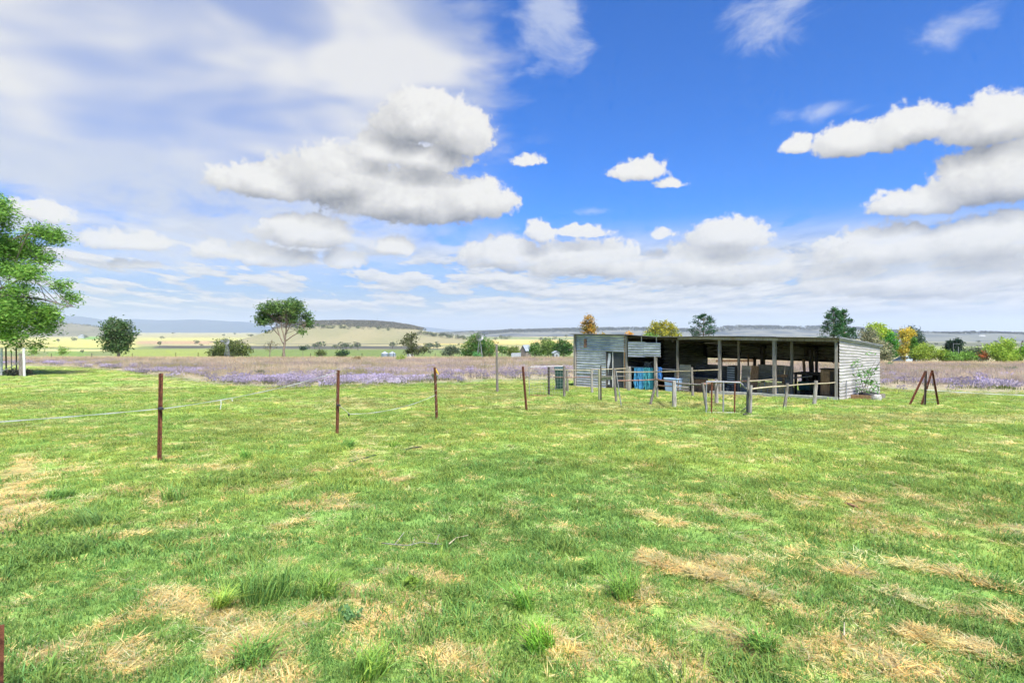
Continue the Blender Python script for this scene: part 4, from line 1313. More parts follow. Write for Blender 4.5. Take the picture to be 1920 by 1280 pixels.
# ------------------------------------------------------------------ farm buildings, silos, windmills
def gable_house(name, label, px, base_py, eave_py, peak_py, wpx, Y, walls, roof, rz, lpx=None, door=True, hillgrid=None):
    if Y > 1000:
        Y = far_ground(px, base_py)
        if hillgrid is not None:
            gx_, gy_, gz__ = (g_[:11].ravel() for g_ in hillgrid[:3])
            q = np.argmin((CX + gx_ * F / gy_ - px) ** 2 + 30 * (CY + (EYE - gz__) * F / gy_ - base_py) ** 2)
            Y = float(gy_[q])
    zb = float(Hgt(np.array([(px - CX) * Y / F]), np.array([Y]))[0]) if Y < 1000 else EYE - (base_py - CY) * Y / F - 1.0
    X0 = (px - CX) * Y / F
    ze = EYE + (CY - eave_py) * Y / F; zp = EYE + (CY - peak_py) * Y / F
    w = wpx * Y / F; l = (lpx or wpx * 1.4) * Y / F
    root = thing(name, label, 'building', (X0, Y, zb))
    c, s = math.cos(rz), math.sin(rz)

    def T(p):
        return (X0 + p[0] * c - p[1] * s, Y + p[0] * s + p[1] * c, p[2])
    hw, hl = w / 2, l / 2
    m = MB().hexa([T(p) for p in ((-hw, -hl, zb - .5), (hw, -hl, zb - .5), (hw, hl, zb - .5), (-hw, hl, zb - .5), (-hw, -hl, ze), (hw, -hl, ze), (hw, hl, ze), (-hw, hl, ze))])
    for y in (-hl, hl):
        m.add([T((-hw, y, ze)), T((hw, y, ze)), T((0, y, zp - .05))], [(0, 1, 2)])
    m.build('wall', M[walls], root)
    for sgn in (-1, 1):
        o_ = .25
        MB().hexa([T((0, -hl - o_, zp)), T((sgn * (hw + o_), -hl - o_, ze - (zp - ze) * o_ / hw)), T((sgn * (hw + o_), hl + o_, ze - (zp - ze) * o_ / hw)), T((0, hl + o_, zp)),
                   T((0, -hl - o_, zp + .08)), T((sgn * (hw + o_), -hl - o_, ze - (zp - ze) * o_ / hw + .08)), T((sgn * (hw + o_), hl + o_, ze - (zp - ze) * o_ / hw + .08)), T((0, hl + o_, zp + .08))]).build('roof_sheet', M[roof], root)
    if door:
        MB().hexa([T(p) for p in ((-w * .12, -hl - .06, zb), (w * .12, -hl - .06, zb), (w * .12, -hl - .01, zb), (-w * .12, -hl - .01, zb), (-w * .12, -hl - .06, zb + 2.2), (w * .12, -hl - .06, zb + 2.2), (w * .12, -hl - .01, zb + 2.2), (-w * .12, -hl - .01, zb + 2.2))]).build('door', M['timber_dark'], root)
        for sy in (-.5, .2):
            MB().hexa([T((-hw - .05, hl * sy, zb + 1.2)), T((-hw - .01, hl * sy, zb + 1.2)), T((-hw - .01, hl * sy + l * .12, zb + 1.2)), T((-hw - .05, hl * sy + l * .12, zb + 1.2)),
                       T((-hw - .05, hl * sy, zb + 2.2)), T((-hw - .01, hl * sy, zb + 2.2)), T((-hw - .01, hl * sy + l * .12, zb + 2.2)), T((-hw - .05, hl * sy + l * .12, zb + 2.2))]).build('window', M['glass'], root)
    return root


barn = gable_house('barn', 'grey-roofed timber barn with white lean-to beside the shade trees', 986, 667, 656, 647, 12, 205, 'board_wall', 'pale_roof', math.radians(-40), 16, False)
lt = P(969, 662, 201)
zb = float(Hgt(np.array([lt[0]]), np.array([201.]))[0])
MB().hexa([(lt[0] - 1.9, 200, zb - .3), (lt[0] + 1.3, 200, zb - .3), (lt[0] + 1.5, 203, zb - .3), (lt[0] - 1.9, 203, zb - .3), (lt[0] - 1.9, 200, lt[2] - .1), (lt[0] + 1.3, 200, lt[2] + .1), (lt[0] + 1.5, 203, lt[2] + .1), (lt[0] - 1.9, 203, lt[2] - .1)]).build('lean_to', M['galv'], barn)
gable_house('farm_shed', 'pale green tin shed among the homestead shade trees', 1042, 668, 661, 658, 10, 178, 'galv', 'pale_roof', .2, 14)
gable_house('farmhouse', 'white far-off farmhouse roof below the blue range', 153, 634, 630, 627, 9, 1900, 'galv', 'pale_roof', .5, 16, False)
gable_house('long_shed', 'longer white farm building in the sunlit strip left of the gum trunk', 486, 638.5, 636.5, 635, 22, 2500, 'galv', 'galv', 1.5, 8, False)
gable_house('long_shed', 'shorter white farm building in the sunlit strip close to the gum trunk', 507, 638, 636.5, 635.3, 12, 2500, 'galv', 'galv', 1.4, 7, False)
gable_house('farmhouse', 'white speck of a farmhouse on the low rise behind the shrubs', 1842, 631, 629.5, 628.5, 5, 2600, 'white', 'white', .8, 8, False, g4)
gable_house('farmhouse', 'white farmhouse speck below the far ridge at the left', 68, 628, 626, 624.5, 6, 2600, 'white', 'white', .3, 8, False)
for px, lab in ((721.5, 'paler tin grain silo, the one further from the scraggly tree'), (735.5, 'bluer tin grain silo, the one nearer the scraggly tree')):
    Y = 330.0
    X0 = (px - CX) * Y / F; r = 6.6 * Y / F
    zb = float(Hgt(np.array([X0]), np.array([Y]))[0]); ze = EYE - (662.6 - CY) * Y / F; zp = EYE - (658.4 - CY) * Y / F
    root = thing('grain_silo', lab, 'silo', (X0, Y, zb), 'grain silos')
    m = MB()
    zs = np.linspace(zb - .3, ze, 15)
    m.tube([(X0, Y, z) for z in zs], [r * (1.0 if i % 2 else .985) for i in range(15)], 24)
    m.build('wall', M['silo'], root)
    MB().tube([(X0, Y, ze - .05), (X0, Y, ze + .02), (X0, Y, zp - .3), (X0, Y, zp)], [r * 1.05, r * 1.04, r * .12, r * .10], 24).build('roof', M['pale_roof'], root)
tk = P(769, 668, 300)
wt = thing('water_tank', 'low white tank beside the scraggly tree', 'tank', tuple(tk))
zb = float(Hgt(np.array([tk[0]]), np.array([300.]))[0])
MB().tube([(tk[0], 300, zb - .2), (tk[0], 300, tk[2] + 1.0)], 1.6, 20).build('wall', M['white'], wt)
MB().tube([(tk[0], 300, tk[2] + 1.0), (tk[0], 300, tk[2] + 1.25)], [1.62, .2], 20).build('lid', M['white'], wt)


def windmill(label, px, py, Y, r, tail, nb=18):
    hub = P(px, py, Y); X0 = hub[0]
    zb = float(Hgt(np.array([X0]), np.array([Y]))[0])
    root = thing('windmill', label, 'windmill', (X0, Y, zb))
    m = MB(); b = (hub[2] - zb) * .13
    legs = [(sx * b, sy * b) for sx, sy in ((-1, -1), (1, -1), (1, 1), (-1, 1))]
    for lx, ly in legs:
        MB().tube([(X0 + lx, Y + ly, zb - .2), (X0 + lx * .12, Y + ly * .12, hub[2] - .15)], .05, 5).build('leg', M['pipe'], root)
    for k in range(5):
        f0, f1 = k / 5, (k + 1) / 5
        for (a, c) in zip(legs, legs[1:] + legs[:1]):
            q0, q1 = 1 - .88 * f0, 1 - .88 * f1
            z0_, z1_ = zb + (hub[2] - zb) * f0, zb + (hub[2] - zb) * f1
            m.tube([(X0 + a[0] * q0, Y + a[1] * q0, z0_), (X0 + c[0] * q1, Y + c[1] * q1, z1_)], .022, 4)
            m.tube([(X0 + a[0] * q1, Y + a[1] * q1, z1_), (X0 + c[0] * q1, Y + c[1] * q1, z1_)], .022, 4)
    m.build('bracing', M['pipe'], root)
    yy = Y - .45
    m = MB().tube([(X0, Y + .2, hub[2]), (X0, yy - .05, hub[2])], .09, 8)
    m.build('hub', M['pipe'], root)
    for k in range(nb):
        a = 2 * math.pi * k / nb
        ca_, sa = math.cos(a), math.sin(a)
        pts = []
        for q, hw in ((.42 * r, .42 * r * math.pi / nb * .62), (r, r * math.pi / nb * .78)):
            for s in (-1, 1):
                pts.append((X0 + q * ca_ - s * hw * sa, yy + s * .05, hub[2] + q * sa + s * hw * ca_))
        MB().add(pts, [(0, 1, 3, 2)]).build('blade', M['pipe'], root)
    m = MB()
    for q in (.45 * r, .8 * r):
        m.tube([(X0 + q * math.cos(t), yy + .06, hub[2] + q * math.sin(t)) for t in np.linspace(0, 6.2832, 21)], .025, 4, cap=False)
    for k in range(6):
        t = k * math.pi / 3
        m.tube([(X0, yy + .06, hub[2]), (X0 + r * .9 * math.cos(t), yy + .06, hub[2] + r * .9 * math.sin(t))], .02, 4)
    m.build('rim', M['pipe'], root)
    if tail:
        m = MB().tube([(X0, Y, hub[2]), (X0 - tail, Y + .5, hub[2] + .25)], .03, 5)
        m.add([(X0 - tail * .5, Y + .3, hub[2] - .1), (X0 - tail, Y + .5, hub[2] + .05), (X0 - tail, Y + .5, hub[2] + .55), (X0 - tail * .5, Y + .3, hub[2] + .3)], [(0, 1, 2, 3)])
        m.build('tail_vane', M['pipe'], root)
    return root


windmill('windmill with tail vane in front of the wide olive bush', 426, 640, 178, .95, 2.4)
windmill('windmill with round pale wheel in front of the tall dense bush', 899.5, 632, 150, .98, 0, 24)

# posts along the far edge of the paddock, with two wires
fr = thing('boundary_fence', 'thin post and wire fence along the far edge of the dry paddock', 'fence', (0, 96, -2.9))
prev = None
for i, px in enumerate([95, 170, 245, 330, 375, 453, 530, 584, 680, 740, 820, 850, 915, 1000]):
    Yp = 96.0
    x = (px - CX) * Yp / F + R.uniform(-.4, .4)
    z = float(Hgt(np.array([x]), np.array([Yp]))[0])
    MB().tube([(x, Yp, z - .2), (x + R.uniform(-.05, .05), Yp, z + R.uniform(1.05, 1.3))], .045, 6).build('post', M['timber_dark'], fr)
    if prev is not None:
        for h in (.6, 1.0):
            MB().tube([(prev[0], Yp, prev[1] + h), ((prev[0] + x) / 2, Yp, (prev[1] + z) / 2 + h - .05), (x, Yp, z + h)], .006, 3).build('strand', M['wire'], fr)
    prev = (x, z)
# power poles and a leaning pipe over the lime shrubs
for px, top, cross, lab in ((1787.5, 643.5, 13, 'power pole with crossbar before the broad dark conifer'), (1797, 650, 0, 'stouter pale pole without crossbar before the broad dark conifer')):
    Yp = 104.0
    a = P(px, top, Yp)
    z = float(Hgt(a[:1], np.array([Yp]))[0])
    r_ = thing('power_pole', lab, 'pole', (a[0], Yp, z))
    MB().tube([(a[0], Yp, z - .3), tuple(a)], [.08 if cross == 0 else .045, .06 if cross == 0 else .03], 8).build('pole', M['pipe'], r_)
    if cross:
        MB().beam(a + np.array((-.05, 0, -.08)), a + np.array((cross * Yp / F, 0, -.08)), .05, .05).build('crossbar', M['pipe'], r_)
a = P(1912, 660, 99); b = P(1916.5, 641, 99)
z = float(Hgt(a[:1], a[1:2])[0])
r_ = thing('street_lamp', 'leaning lamp pole sticking out of the lime shrubs', 'lamp', (a[0], 99, z))
MB().tube([(a[0] - .3, 99, z - .2), tuple(a), tuple(b)], [.05, .045, .035], 6).build('pole', M['timber_dark'], r_)
MB().tube([b + np.array((-.05, 0, -.05)), b + np.array((.1, 0, .12)), b + np.array((.28, 0, .05))], [.07, .13, .04], 8).build('head', M['timber_dark'], r_)
# radio mast on the flat-topped hill
ma = P(707.5, 595, 2600); mz = P(707.5, 607, 2600)
r_ = thing('radio_mast', 'thin radio mast on the crest of the flat-topped hill', 'mast', tuple(mz))
MB().tube([mz - np.array((0, 0, 4)), ma], [.9, .5], 5).build('pole', M['wire'], r_)
# parked car half sunk in the paddock grass
cY = 113.0
c0 = P(1699, 672, cY); cz = float(Hgt(c0[:1], np.array([cY]))[0])
car = thing('parked_car', 'pale blue car parked behind the paddock grass under the golden tree', 'car', (c0[0], cY, cz))
x0 = c0[0]
prof_b = [(-2.1, .35), (-2.15, .75), (-2.0, .92), (-1.0, 1.0), (1.1, 1.0), (2.0, .9), (2.15, .7), (2.1, .35)]
m = MB(); n = len(prof_b)
m.add([(x0 + a, cY - .85, cz + b) for a, b in prof_b] + [(x0 + a, cY + .85, cz + b) for a, b in prof_b], [tuple(range(n)), tuple(range(2 * n - 1, n - 1, -1))] + [(i, (i + 1) % n, n + (i + 1) % n, n + i) for i in range(n)])
m.build('body', M['car_paint'], car)
prof_c = [(-1.5, 1.0), (-.85, 1.48), (.75, 1.50), (1.35, 1.0)]
m = MB(); n = 4
m.add([(x0 + a, cY - .74 + (.1 if b > 1.2 else 0), cz + b) for a, b in prof_c] + [(x0 + a, cY + .74 - (.1 if b > 1.2 else 0), cz + b) for a, b in prof_c], [tuple(range(n)), tuple(range(2 * n - 1, n - 1, -1))] + [(i, (i + 1) % n, n + (i + 1) % n, n + i) for i in range(n)])
m.build('cabin', M['car_paint'], car)
MB().add([(x0 + a, cY - .76 + q, cz + b) for a, b, q in ((-1.25, 1.05, 0), (-.05, 1.05, 0), (-.05, 1.40, .08), (-.78, 1.40, .08))], [(0, 1, 2, 3)]).build('window', M['glass'], car)
MB().add([(x0 + a, cY - .76 + q, cz + b) for a, b, q in ((.05, 1.05, 0), (1.15, 1.05, 0), (.70, 1.40, .08), (.05, 1.40, .08))], [(0, 1, 2, 3)]).build('window', M['glass'], car)
for wx in (-1.3, 1.35):
    for wy in (-.82, .82):
        w_ = MB().tube([(x0 + wx, cY + wy - .1, cz + .33), (x0 + wx, cY + wy + .1, cz + .33)], .33, 16).build('wheel', M['black'], car)
        MB().tube([(x0 + wx, cY + wy - .11, cz + .33), (x0 + wx, cY + wy + .11, cz + .33)], .2, 12).build('rim', M['pipe'], w_)
# ------------------------------------------------------------------ the tin shed
D3 = np.array((D_[0], D_[1], 0.)); N3 = np.array((N_[0], N_[1], 0.))


def W(t, v, z):
    return np.array((A_[0] + D_[0] * t + N_[0] * v, A_[1] + D_[1] * t + N_[1] * v, z))


def S(px, py, v):
    """(t, z) where the ray through (px, py) meets the upright plane v inside the shed"""
    k = (px - CX) / F
    t = (A_[0] + N_[0] * v - k * (A_[1] + N_[1] * v)) / (k * D_[1] - D_[0])
    Y = A_[1] + D_[1] * t + N_[1] * v
    return t, EYE - (py - CY) * Y / F


def gz_(t, v):
    p = W(t, v, 0)
    return float(base_h(p[0], p[1]))


def corr(name, mat, parent, p00, p10, p01, p11, nrm, pitch=.085, amp=.014, label=None, across=False, phase=0.0):
    """corrugated sheet: ridges run from p0x to p1x (or across); real waves"""
    p00, p10, p01, p11, nrm = (np.asarray(p, float) for p in (p00, p10, p01, p11, nrm))
    L = np.linalg.norm(p01 - p00) if not across else np.linalg.norm(p10 - p00)
    n = max(8, int(L / pitch * 6))
    f = np.linspace(0, 1, n + 1)[:, None]
    off = nrm * (np.sin(f * L / pitch * 2 * math.pi + phase) * amp)
    if not across:
        a = p00 * (1 - f) + p01 * f + off
        b = p10 * (1 - f) + p11 * f + off
    else:
        a = p00 * (1 - f) + p10 * f + off
        b = p01 * (1 - f) + p11 * f + off
    m = MB()
    m.add(np.r_[a, b], [(i, i + 1, n + 2 + i, n + 1 + i) for i in range(n)])
    o = m.build(name, M[mat], parent, smooth=True)
    if label:
        o['label'] = label
    return o


def rect(name, mat, parent, t0, t1, z0, z1, v, pitch=.085, amp=.014, label=None, z0b=None, z1b=None):
    z0b = z0 if z0b is None else z0b
    z1b = z1 if z1b is None else z1b
    return corr(name, mat, parent, W(t0, v, z0), W(t1, v, z0b), W(t0, v, z1), W(t1, v, z1b), -N3, pitch, amp, label, phase=R.random() * 3)


def sbox(t0, t1, v0, v1, z0, z1):
    return MB().hexa([W(t0, v0, z0), W(t1, v0, z0), W(t1, v1, z0), W(t0, v1, z0), W(t0, v0, z1), W(t1, v0, z1), W(t1, v1, z1), W(t0, v1, z1)])


shed = thing('tin_shed', 'long corrugated tin farm shed with open bays and a closed hut end', 'shed', tuple(W(0, 0, gz_(0, 0))))
DEPTH, LEN = 4.4, 13.05


def zf(t):       # front eave height
    return float(np.interp(t, [-.3, 0, 4.8, 6, 7.6, 9.55, 9.7, 13.3], [1.385, 1.39, 1.42, 1.395, 1.36, 1.455, 1.475, 1.49]))


def zbk(t):
    return float(np.interp(t, [-.3, 9.6, 13.3], [1.02, 1.04, 1.12]))


# roof sheets
t = -.15
i = 0
while t < LEN + .1:
    t1 = min(t + .80, LEN + .2)
    dz = R.uniform(-.006, .006)
    oh = -.22 + R.uniform(-.05, .03)
    corr('roof_sheet', 'roof', shed, W(t - .03, oh, zf(t) + .055 + dz), W(t1 + .03, oh, zf(t1) + .055 + dz), W(t - .03, DEPTH + .2, zbk(t) + .05 + dz), W(t1 + .03, DEPTH + .2, zbk(t1) + .05 + dz), (0, 0, 1), .076, .011, across=True)
    t = t1 - .02
    i += 1
for v in (.35, 1.6, 3.0, 4.15):
    f = v / DEPTH
    for ta, tb_ in ((0, 4.8), (4.82, 9.55), (9.65, 13.0)):
        q = lambda t: zf(t) * (1 - f) + zbk(t) * f - .03
        MB().beam(W(ta, v, q(ta)), W(tb_, v, q(tb_)), .05, .075).build('purlin', M['timber_dark'], shed)
for t in (.06, 2.4, 4.79, 7.0, 9.6, 12.98):
    MB().beam(W(t, 0, zf(t) - .13), W(t, DEPTH, zbk(t) - .13), .08, .11).build('rafter', M['timber_dark'], shed)
# front beams
MB().beam(W(-.05, -.02, zf(0) - .045), W(2.4, -.02, zf(2.4) - .05), .07, .12).build('fascia_beam', M['timber'], shed)
MB().beam(W(2.15, -.08, zf(2.3) - .05), W(4.95, -.08, zf(4.9) - .05), .05, .11).build('fascia_beam', M['timber_pale'], shed)
MB().beam(W(4.6, -.03, zf(4.8) - .04), W(6.7, -.03, zf(6.7) - .03), .06, .10).build('fascia_beam', M['timber_pale'], shed)
MB().beam(W(6.5, .02, zf(6.5) - .08), W(9.55, .02, zf(9.5) - .07), .06, .08).build('fascia_beam', M['timber_dark'], shed)


def spost(px, v, wpx, top, base_py=None, mat='timber', lean=0.0, name='post', z0=None):
    t, _ = S(px, 700, v)
    Y = W(t, v, 0)[1]
    w = wpx * Y / F
    zb = gz_(t, v) - .15 if z0 is None else z0
    a, b = W(t, v, zb), W(t + lean, v, top(t) if callable(top) else top)
    m = MB()
    n = 5
    for k in range(n):      # slightly uneven sawn faces
        pass
    m.beam(a, b, w, w * .95)
    o = m.build(name, M[mat], shed, bevel=.008)
    return o


spost(1349.5, .02, 5.2, lambda t: zf(t) - .10, mat='timber_pale')
spost(1452.3, .02, 6.2, lambda t: zf(t) - .10, mat='timber_pale')
spost(1568.3, .04, 5.0, lambda t: zf(t) - .10, mat='timber_pale')
spost(1385.2, .75, 4.2, lambda t: zf(t) - .15, mat='timber')
spost(1484.8, .70, 4.8, lambda t: zf(t) - .15, mat='timber')
spost(1270.5, .05, 4.0, lambda t: zf(t) - .08, mat='timber')
spost(1175.3, .0, 4.2, lambda t: zf(t) - .02, mat='timber_pale')
spost(1078.3, -.02, 4.6, lambda t: zf(t) - .0, mat='timber_pale')
spost(1229.6, -.06, 5.0, S(1229.6, 667, -.06)[1], mat='timber_pale')
# dark forked props and rear posts
for px, v, w, tp, ln in ((1431, 3.6, 6.5, .95, .05), (1524, 3.4, 7.0, .95, .10), (1512, 3.1, 4.2, .45, .12), (1415, 3.9, 4.5, .45, 0), (1403, 4.0, 2.6, .55, 0), (1468.5, 2.6, 3.4, .05, 0.02), (1541.5, 2.0, 2.0, .0, 0), (1379.5, 3.7, 2.2, -.02, .05)):
    spost(px, v, w, tp, mat='timber_dark' if w > 4.3 else 'timber_brown', lean=ln, name='prop_post')
for t in (0.1, 2.4, 4.8, 7.0, 9.6, 12.9):
    MB().beam(W(t, DEPTH - .1, gz_(t, DEPTH) - .2), W(t, DEPTH - .1, zbk(t) - .05), .10, .10).build('post', M['timber_dark'], shed)
MB().beam(W(2.55, 3.6, .62), W(2.5, 3.4, 1.0), .16, .20).build('fork', M['timber_dark'], shed)
a = S(1530, 660, 2.6); b = S(1564, 681, 1.0)
MB().tube([W(a[0], 2.6, a[1]), W(b[0], 1.0, b[1])], .018, 5).build('brace_wire', M['timber_dark'], shed)
# rear wall: hanging band of tin along the open bays, closed tin behind the dark bays
for (ta, tb_) in ((.05, 2.45), (2.42, 4.85), (4.82, 7.85)):
    rect('wall_sheet', 'galv_tan', shed, ta, tb_, .37, .98, DEPTH, .095, .016)
    MB().beam(W(ta, DEPTH - .05, .36), W(tb_, DEPTH - .05, .36), .05, .09).build('rail', M['timber_dark'], shed)
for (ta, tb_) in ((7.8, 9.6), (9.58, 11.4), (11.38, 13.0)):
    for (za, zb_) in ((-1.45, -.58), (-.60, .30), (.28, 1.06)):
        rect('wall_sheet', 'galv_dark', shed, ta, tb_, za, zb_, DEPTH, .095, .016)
# partition and hut side walls
for t in (9.62, 7.85):
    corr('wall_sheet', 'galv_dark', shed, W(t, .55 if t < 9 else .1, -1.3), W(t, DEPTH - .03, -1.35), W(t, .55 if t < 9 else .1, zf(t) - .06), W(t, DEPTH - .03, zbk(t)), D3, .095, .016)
for (va, vb) in ((.02, 2.2), (2.18, DEPTH)):
    corr('wall_sheet', 'galv', shed, W(LEN, va, -1.40), W(LEN, vb, -1.45), W(LEN, va, zf(13) - (zf(13) - zbk(13)) * va / DEPTH + .01), W(LEN, vb, zf(13) - (zf(13) - zbk(13)) * vb / DEPTH + .01), D3, .095, .016)
# pale end wall, sheets lapped
edges = [(-.005, 2.25), (2.2, DEPTH + .02)]
for (va, vb) in edges:
    rows = [(gz_(0, 2.2) - .06, -.28), (-.31, .42), (.39, None)]
    for (za, zb_) in rows:
        zt0 = zb_ if zb_ is not None else zf(0) - (zf(0) - zbk(0)) * va / DEPTH + .03
        zt1 = zb_ if zb_ is not None else zf(0) - (zf(0) - zbk(0)) * vb / DEPTH + .03
        corr('wall_sheet', 'galv_white', shed, W(-.07, va, za), W(-.07, vb, za - .02), W(-.07, va, zt0), W(-.07, vb, zt1), -D3, .12, .009)
MB().beam(W(-.12, -.15, zf(0) + .035), W(-.12, DEPTH + .15, zbk(0) + .035), .03, .09).build('barge_board', M['galv'], shed)
MB().tube([W(-.12, .52, gz_(0, .5) - .1), W(-.12, .56, gz_(0, .5) + .72)], .02, 6).build('steel_rod', M['pipe'], shed)
a = W(-.11, DEPTH * .98, .42); b = W(-.12, 2.0, gz_(0, 2) + .2)
MB().tube([a, b], .012, 5).build('brace_wire', M['black'], shed)
for va in (0.3, 1.1, 1.9, 2.7, 3.5):
    pass
# concrete kerb along the open bays
n = 6
for k in range(n):
    ta, tb_ = -.02 + k * .86, -.02 + (k + 1) * .86 - .012
    ha, hb = gz_(ta, 0), gz_(tb_, 0)
    MB().hexa([W(ta, -.05, ha - .2), W(tb_, -.05, hb - .2), W(tb_, .22, hb - .2), W(ta, .22, ha - .2), W(ta, -.05, ha + .11), W(tb_, -.05, hb + .11), W(tb_, .22, hb + .11), W(ta, .22, ha + .11)]).build('kerb_block', M['concrete'], shed)
# hut front: lapped sheets, screen door
t_door0, t_door1 = S(1170.5, 700, 0)[0], S(1136.5, 700, 0)[0]
tl_ = S(1081, 700, 0)[0]; tr_ = S(1173.5, 700, 0)[0]; tm = S(1146, 640, 0)[0]; tl2 = S(1129, 640, 0)[0]
zl, zr = gz_(tl_, 0), gz_(tr_, 0)
z_u0 = S(1110, 656, 0)[1]
rect('wall_sheet', 'galv_blue', shed, tm - .03, tl_, z_u0 - .02, zf(13) + .02, -.02, .125, .015, 'blue-grey upper sheet with a rusty patch')
rect('wall_sheet', 'galv', shed, tr_, tm + .02, z_u0 - .05, zf(9.8) + .02, -.035, .125, .015)
for (za, zb_) in ((zl + .03, zl + .68), (zl + .65, zl + 1.30), (zl + 1.27, z_u0 + .01)):
    rect('wall_sheet', 'galv', shed, tl2, tl_, za, zb_, 0, .125, .015, z0b=za - .03)
rect('wall_sheet', 'galv', shed, t_door1 + .0, tl2 + .04, zl + .06, S(1132, 657, 0)[1], -.02, .125, .015)
for (px0, px1, py0, py1) in ((1094.5, 1100, 635, 651),):
    a = S(px0, py1, -.05); b = S(px1, py0, -.05)
    rect('rust_patch', 'rust_light', shed, b[0], a[0], a[1], b[1], -.045, .125, .015)
sd_ = thing('screen_door', 'white-framed dark screen door of the tin hut', 'door', tuple(W(t_door1, .03, zr)))
zt = S(1155, 659, 0)[1]
for ta in (t_door0 + .03, S(1148.5, 700, 0)[0], t_door1 - .03):
    MB().beam(W(ta, .02, zr + .02), W(ta, .02, zt), .035, .03).build('stile', M['white'] if ta < t_door1 - .1 else M['timber'], sd_)
MB().beam(W(t_door0 + .05, .02, zt + .02), W(t_door1, .02, zt + .02), .035, .035).build('top_rail', M['white'], sd_)
sbox(t_door0 + .05, t_door1 - .05, .035, .05, zr + .02, zt).build('fly_screen', M['mesh'], sd_)
c = thing('cloth_strip', 'torn pale cloth strip hanging beside the screen door', 'cloth', tuple(W(t_door1 - .12, -.02, zr)))
pts = []
for k in range(12):
    f = k / 11
    pts.append([W(t_door1 - .13 - .03 * math.sin(f * 7), -.012 + .02 * math.sin(f * 9), zr + .15 + (zt - zr - .25) * f), W(t_door1 - .24 + .05 * math.sin(f * 5), -.022 + .03 * math.sin(f * 8 + 1), zr + .15 + (zt - zr - .25) * f)])
MB().add(np.array(pts).reshape(-1, 3), [(2 * k, 2 * k + 1, 2 * k + 3, 2 * k + 2) for k in range(11)]).build('cloth', M['curtain'], c, smooth=True)
MB().beam(W(t_door0 - .04, -.01, zr - .1), W(t_door0 - .04, -.01, zf(9.7)), .07, .06).build('door_post', M['timber_brown'], shed)
# tin awning panel over the twine bay
a = S(1177.5, 668, -.1); b = S(1239, 668, -.1); a1 = S(1177.5, 640, -.1); b1 = S(1239, 642.5, -.1)
tm_ = S(1209, 655, -.1)[0]
rect('wall_sheet', 'galv', shed, tm_ - .03, a[0], a[1], a1[1], -.10, .125, .015)
rect('wall_sheet', 'galv', shed, b[0], tm_ + .03, b[1], b1[1], -.12, .125, .015)
MB().beam(W(b[0] + .02, -.09, b[1] - .02), W(a[0], -.09, a[1] - .02), .03, .05).build('rail', M['timber'], shed)
for px in (1204, 1232):
    t = S(px, 640, 0)[0]
    MB().beam(W(t, -.05, S(px, 643, -.05)[1]), W(t, -.05, zf(t) + .02), .03, .03).build('hanger', M['white'], shed)

# ------------------------------------------------------------------ things kept in the shed
def sthing(name, label, cat, px, v, group=None):
    t, _ = S(px, 700, v)
    return thing(name, label, cat, tuple(W(t, v, gz_(t, v))), group), t, gz_(t, v)


rail_r, t_, z_ = sthing('hanging_rail', 'grey pipe rail across the dark bay holding blue twine', 'rail', 1215, .06)
za = S(1215, 689.5, .06)[1]
MB().tube([W(S(1183, 690, .06)[0], .06, za), W(S(1266, 690, .06)[0], .06, za - .02)], .02, 6).build('pipe', M['pipe'], rail_r)
for px in (1183, 1266):
    t = S(px, 700, .06)[0]
    MB().tube([W(t, .06, gz_(t, .06) - .1), W(t, .06, za)], .025, 6).build('leg', M['pipe'], rail_r)


def twine(label, px0, px1, top, bot, mat, v, seed):
    r = random.Random(seed)
    root, t_, z_ = sthing('twine_bundle', label, 'twine', (px0 + px1) / 2, v, 'bundles of baling twine hung on the rail')
    m = MB()
    k = int((px1 - px0) * 1.9)
    for q in range(k):
        px = px0 + (px1 - px0) * (q + r.random()) / k
        t, zt_ = S(px, top + r.uniform(-.5, 1), v)
        zb_ = max(S(px, bot + r.uniform(-4, 1), v)[1], gz_(t, v) + .01)
        vv_ = v + r.uniform(-.07, .05)
        pts = [W(t + r.uniform(-.025, .025), vv_ + r.uniform(-.02, .02), zt_ + (zb_ - zt_) * f) for f in np.linspace(0, 1, 7)]
        m.tube(pts, .011 + .008 * r.random(), 4)
    m.build('strands', M[mat], root)
    return root


twine('bright blue baling twine hanging in the dark bay, widest bundle', 1190.5, 1206.5, 688.5, 731, 'blue1', .05, 1)
twine('teal green baling twine hanging beside the bright blue bundle', 1208.5, 1226, 689, 731, 'blue2', .05, 2)
twine('deep blue baling twine hanging right of the bay post', 1232, 1241, 688.5, 711, 'blue3', .08, 3)
# wire tangle
root, t_, z_ = sthing('wire_tangle', 'tangle of grey wire above the twine bundles', 'wire', 1215, .5)
m = MB(); r = random.Random(5)
for k in range(16):
    a = S(r.uniform(1206, 1224), r.uniform(678, 690), .5); b = S(r.uniform(1208, 1224), r.uniform(676, 690), .5)
    c_ = S(r.uniform(1206, 1224), r.uniform(677, 684), .5)
    m.tube([W(a[0], .5, a[1]), W(c_[0], .55, c_[1]), W(b[0], .6, b[1])], .006, 4)
m.tube([W(t_, .55, z_), W(t_, .55, S(1215, 684, .5)[1])], .02, 5)
m.build('coil', M['wire'], root)
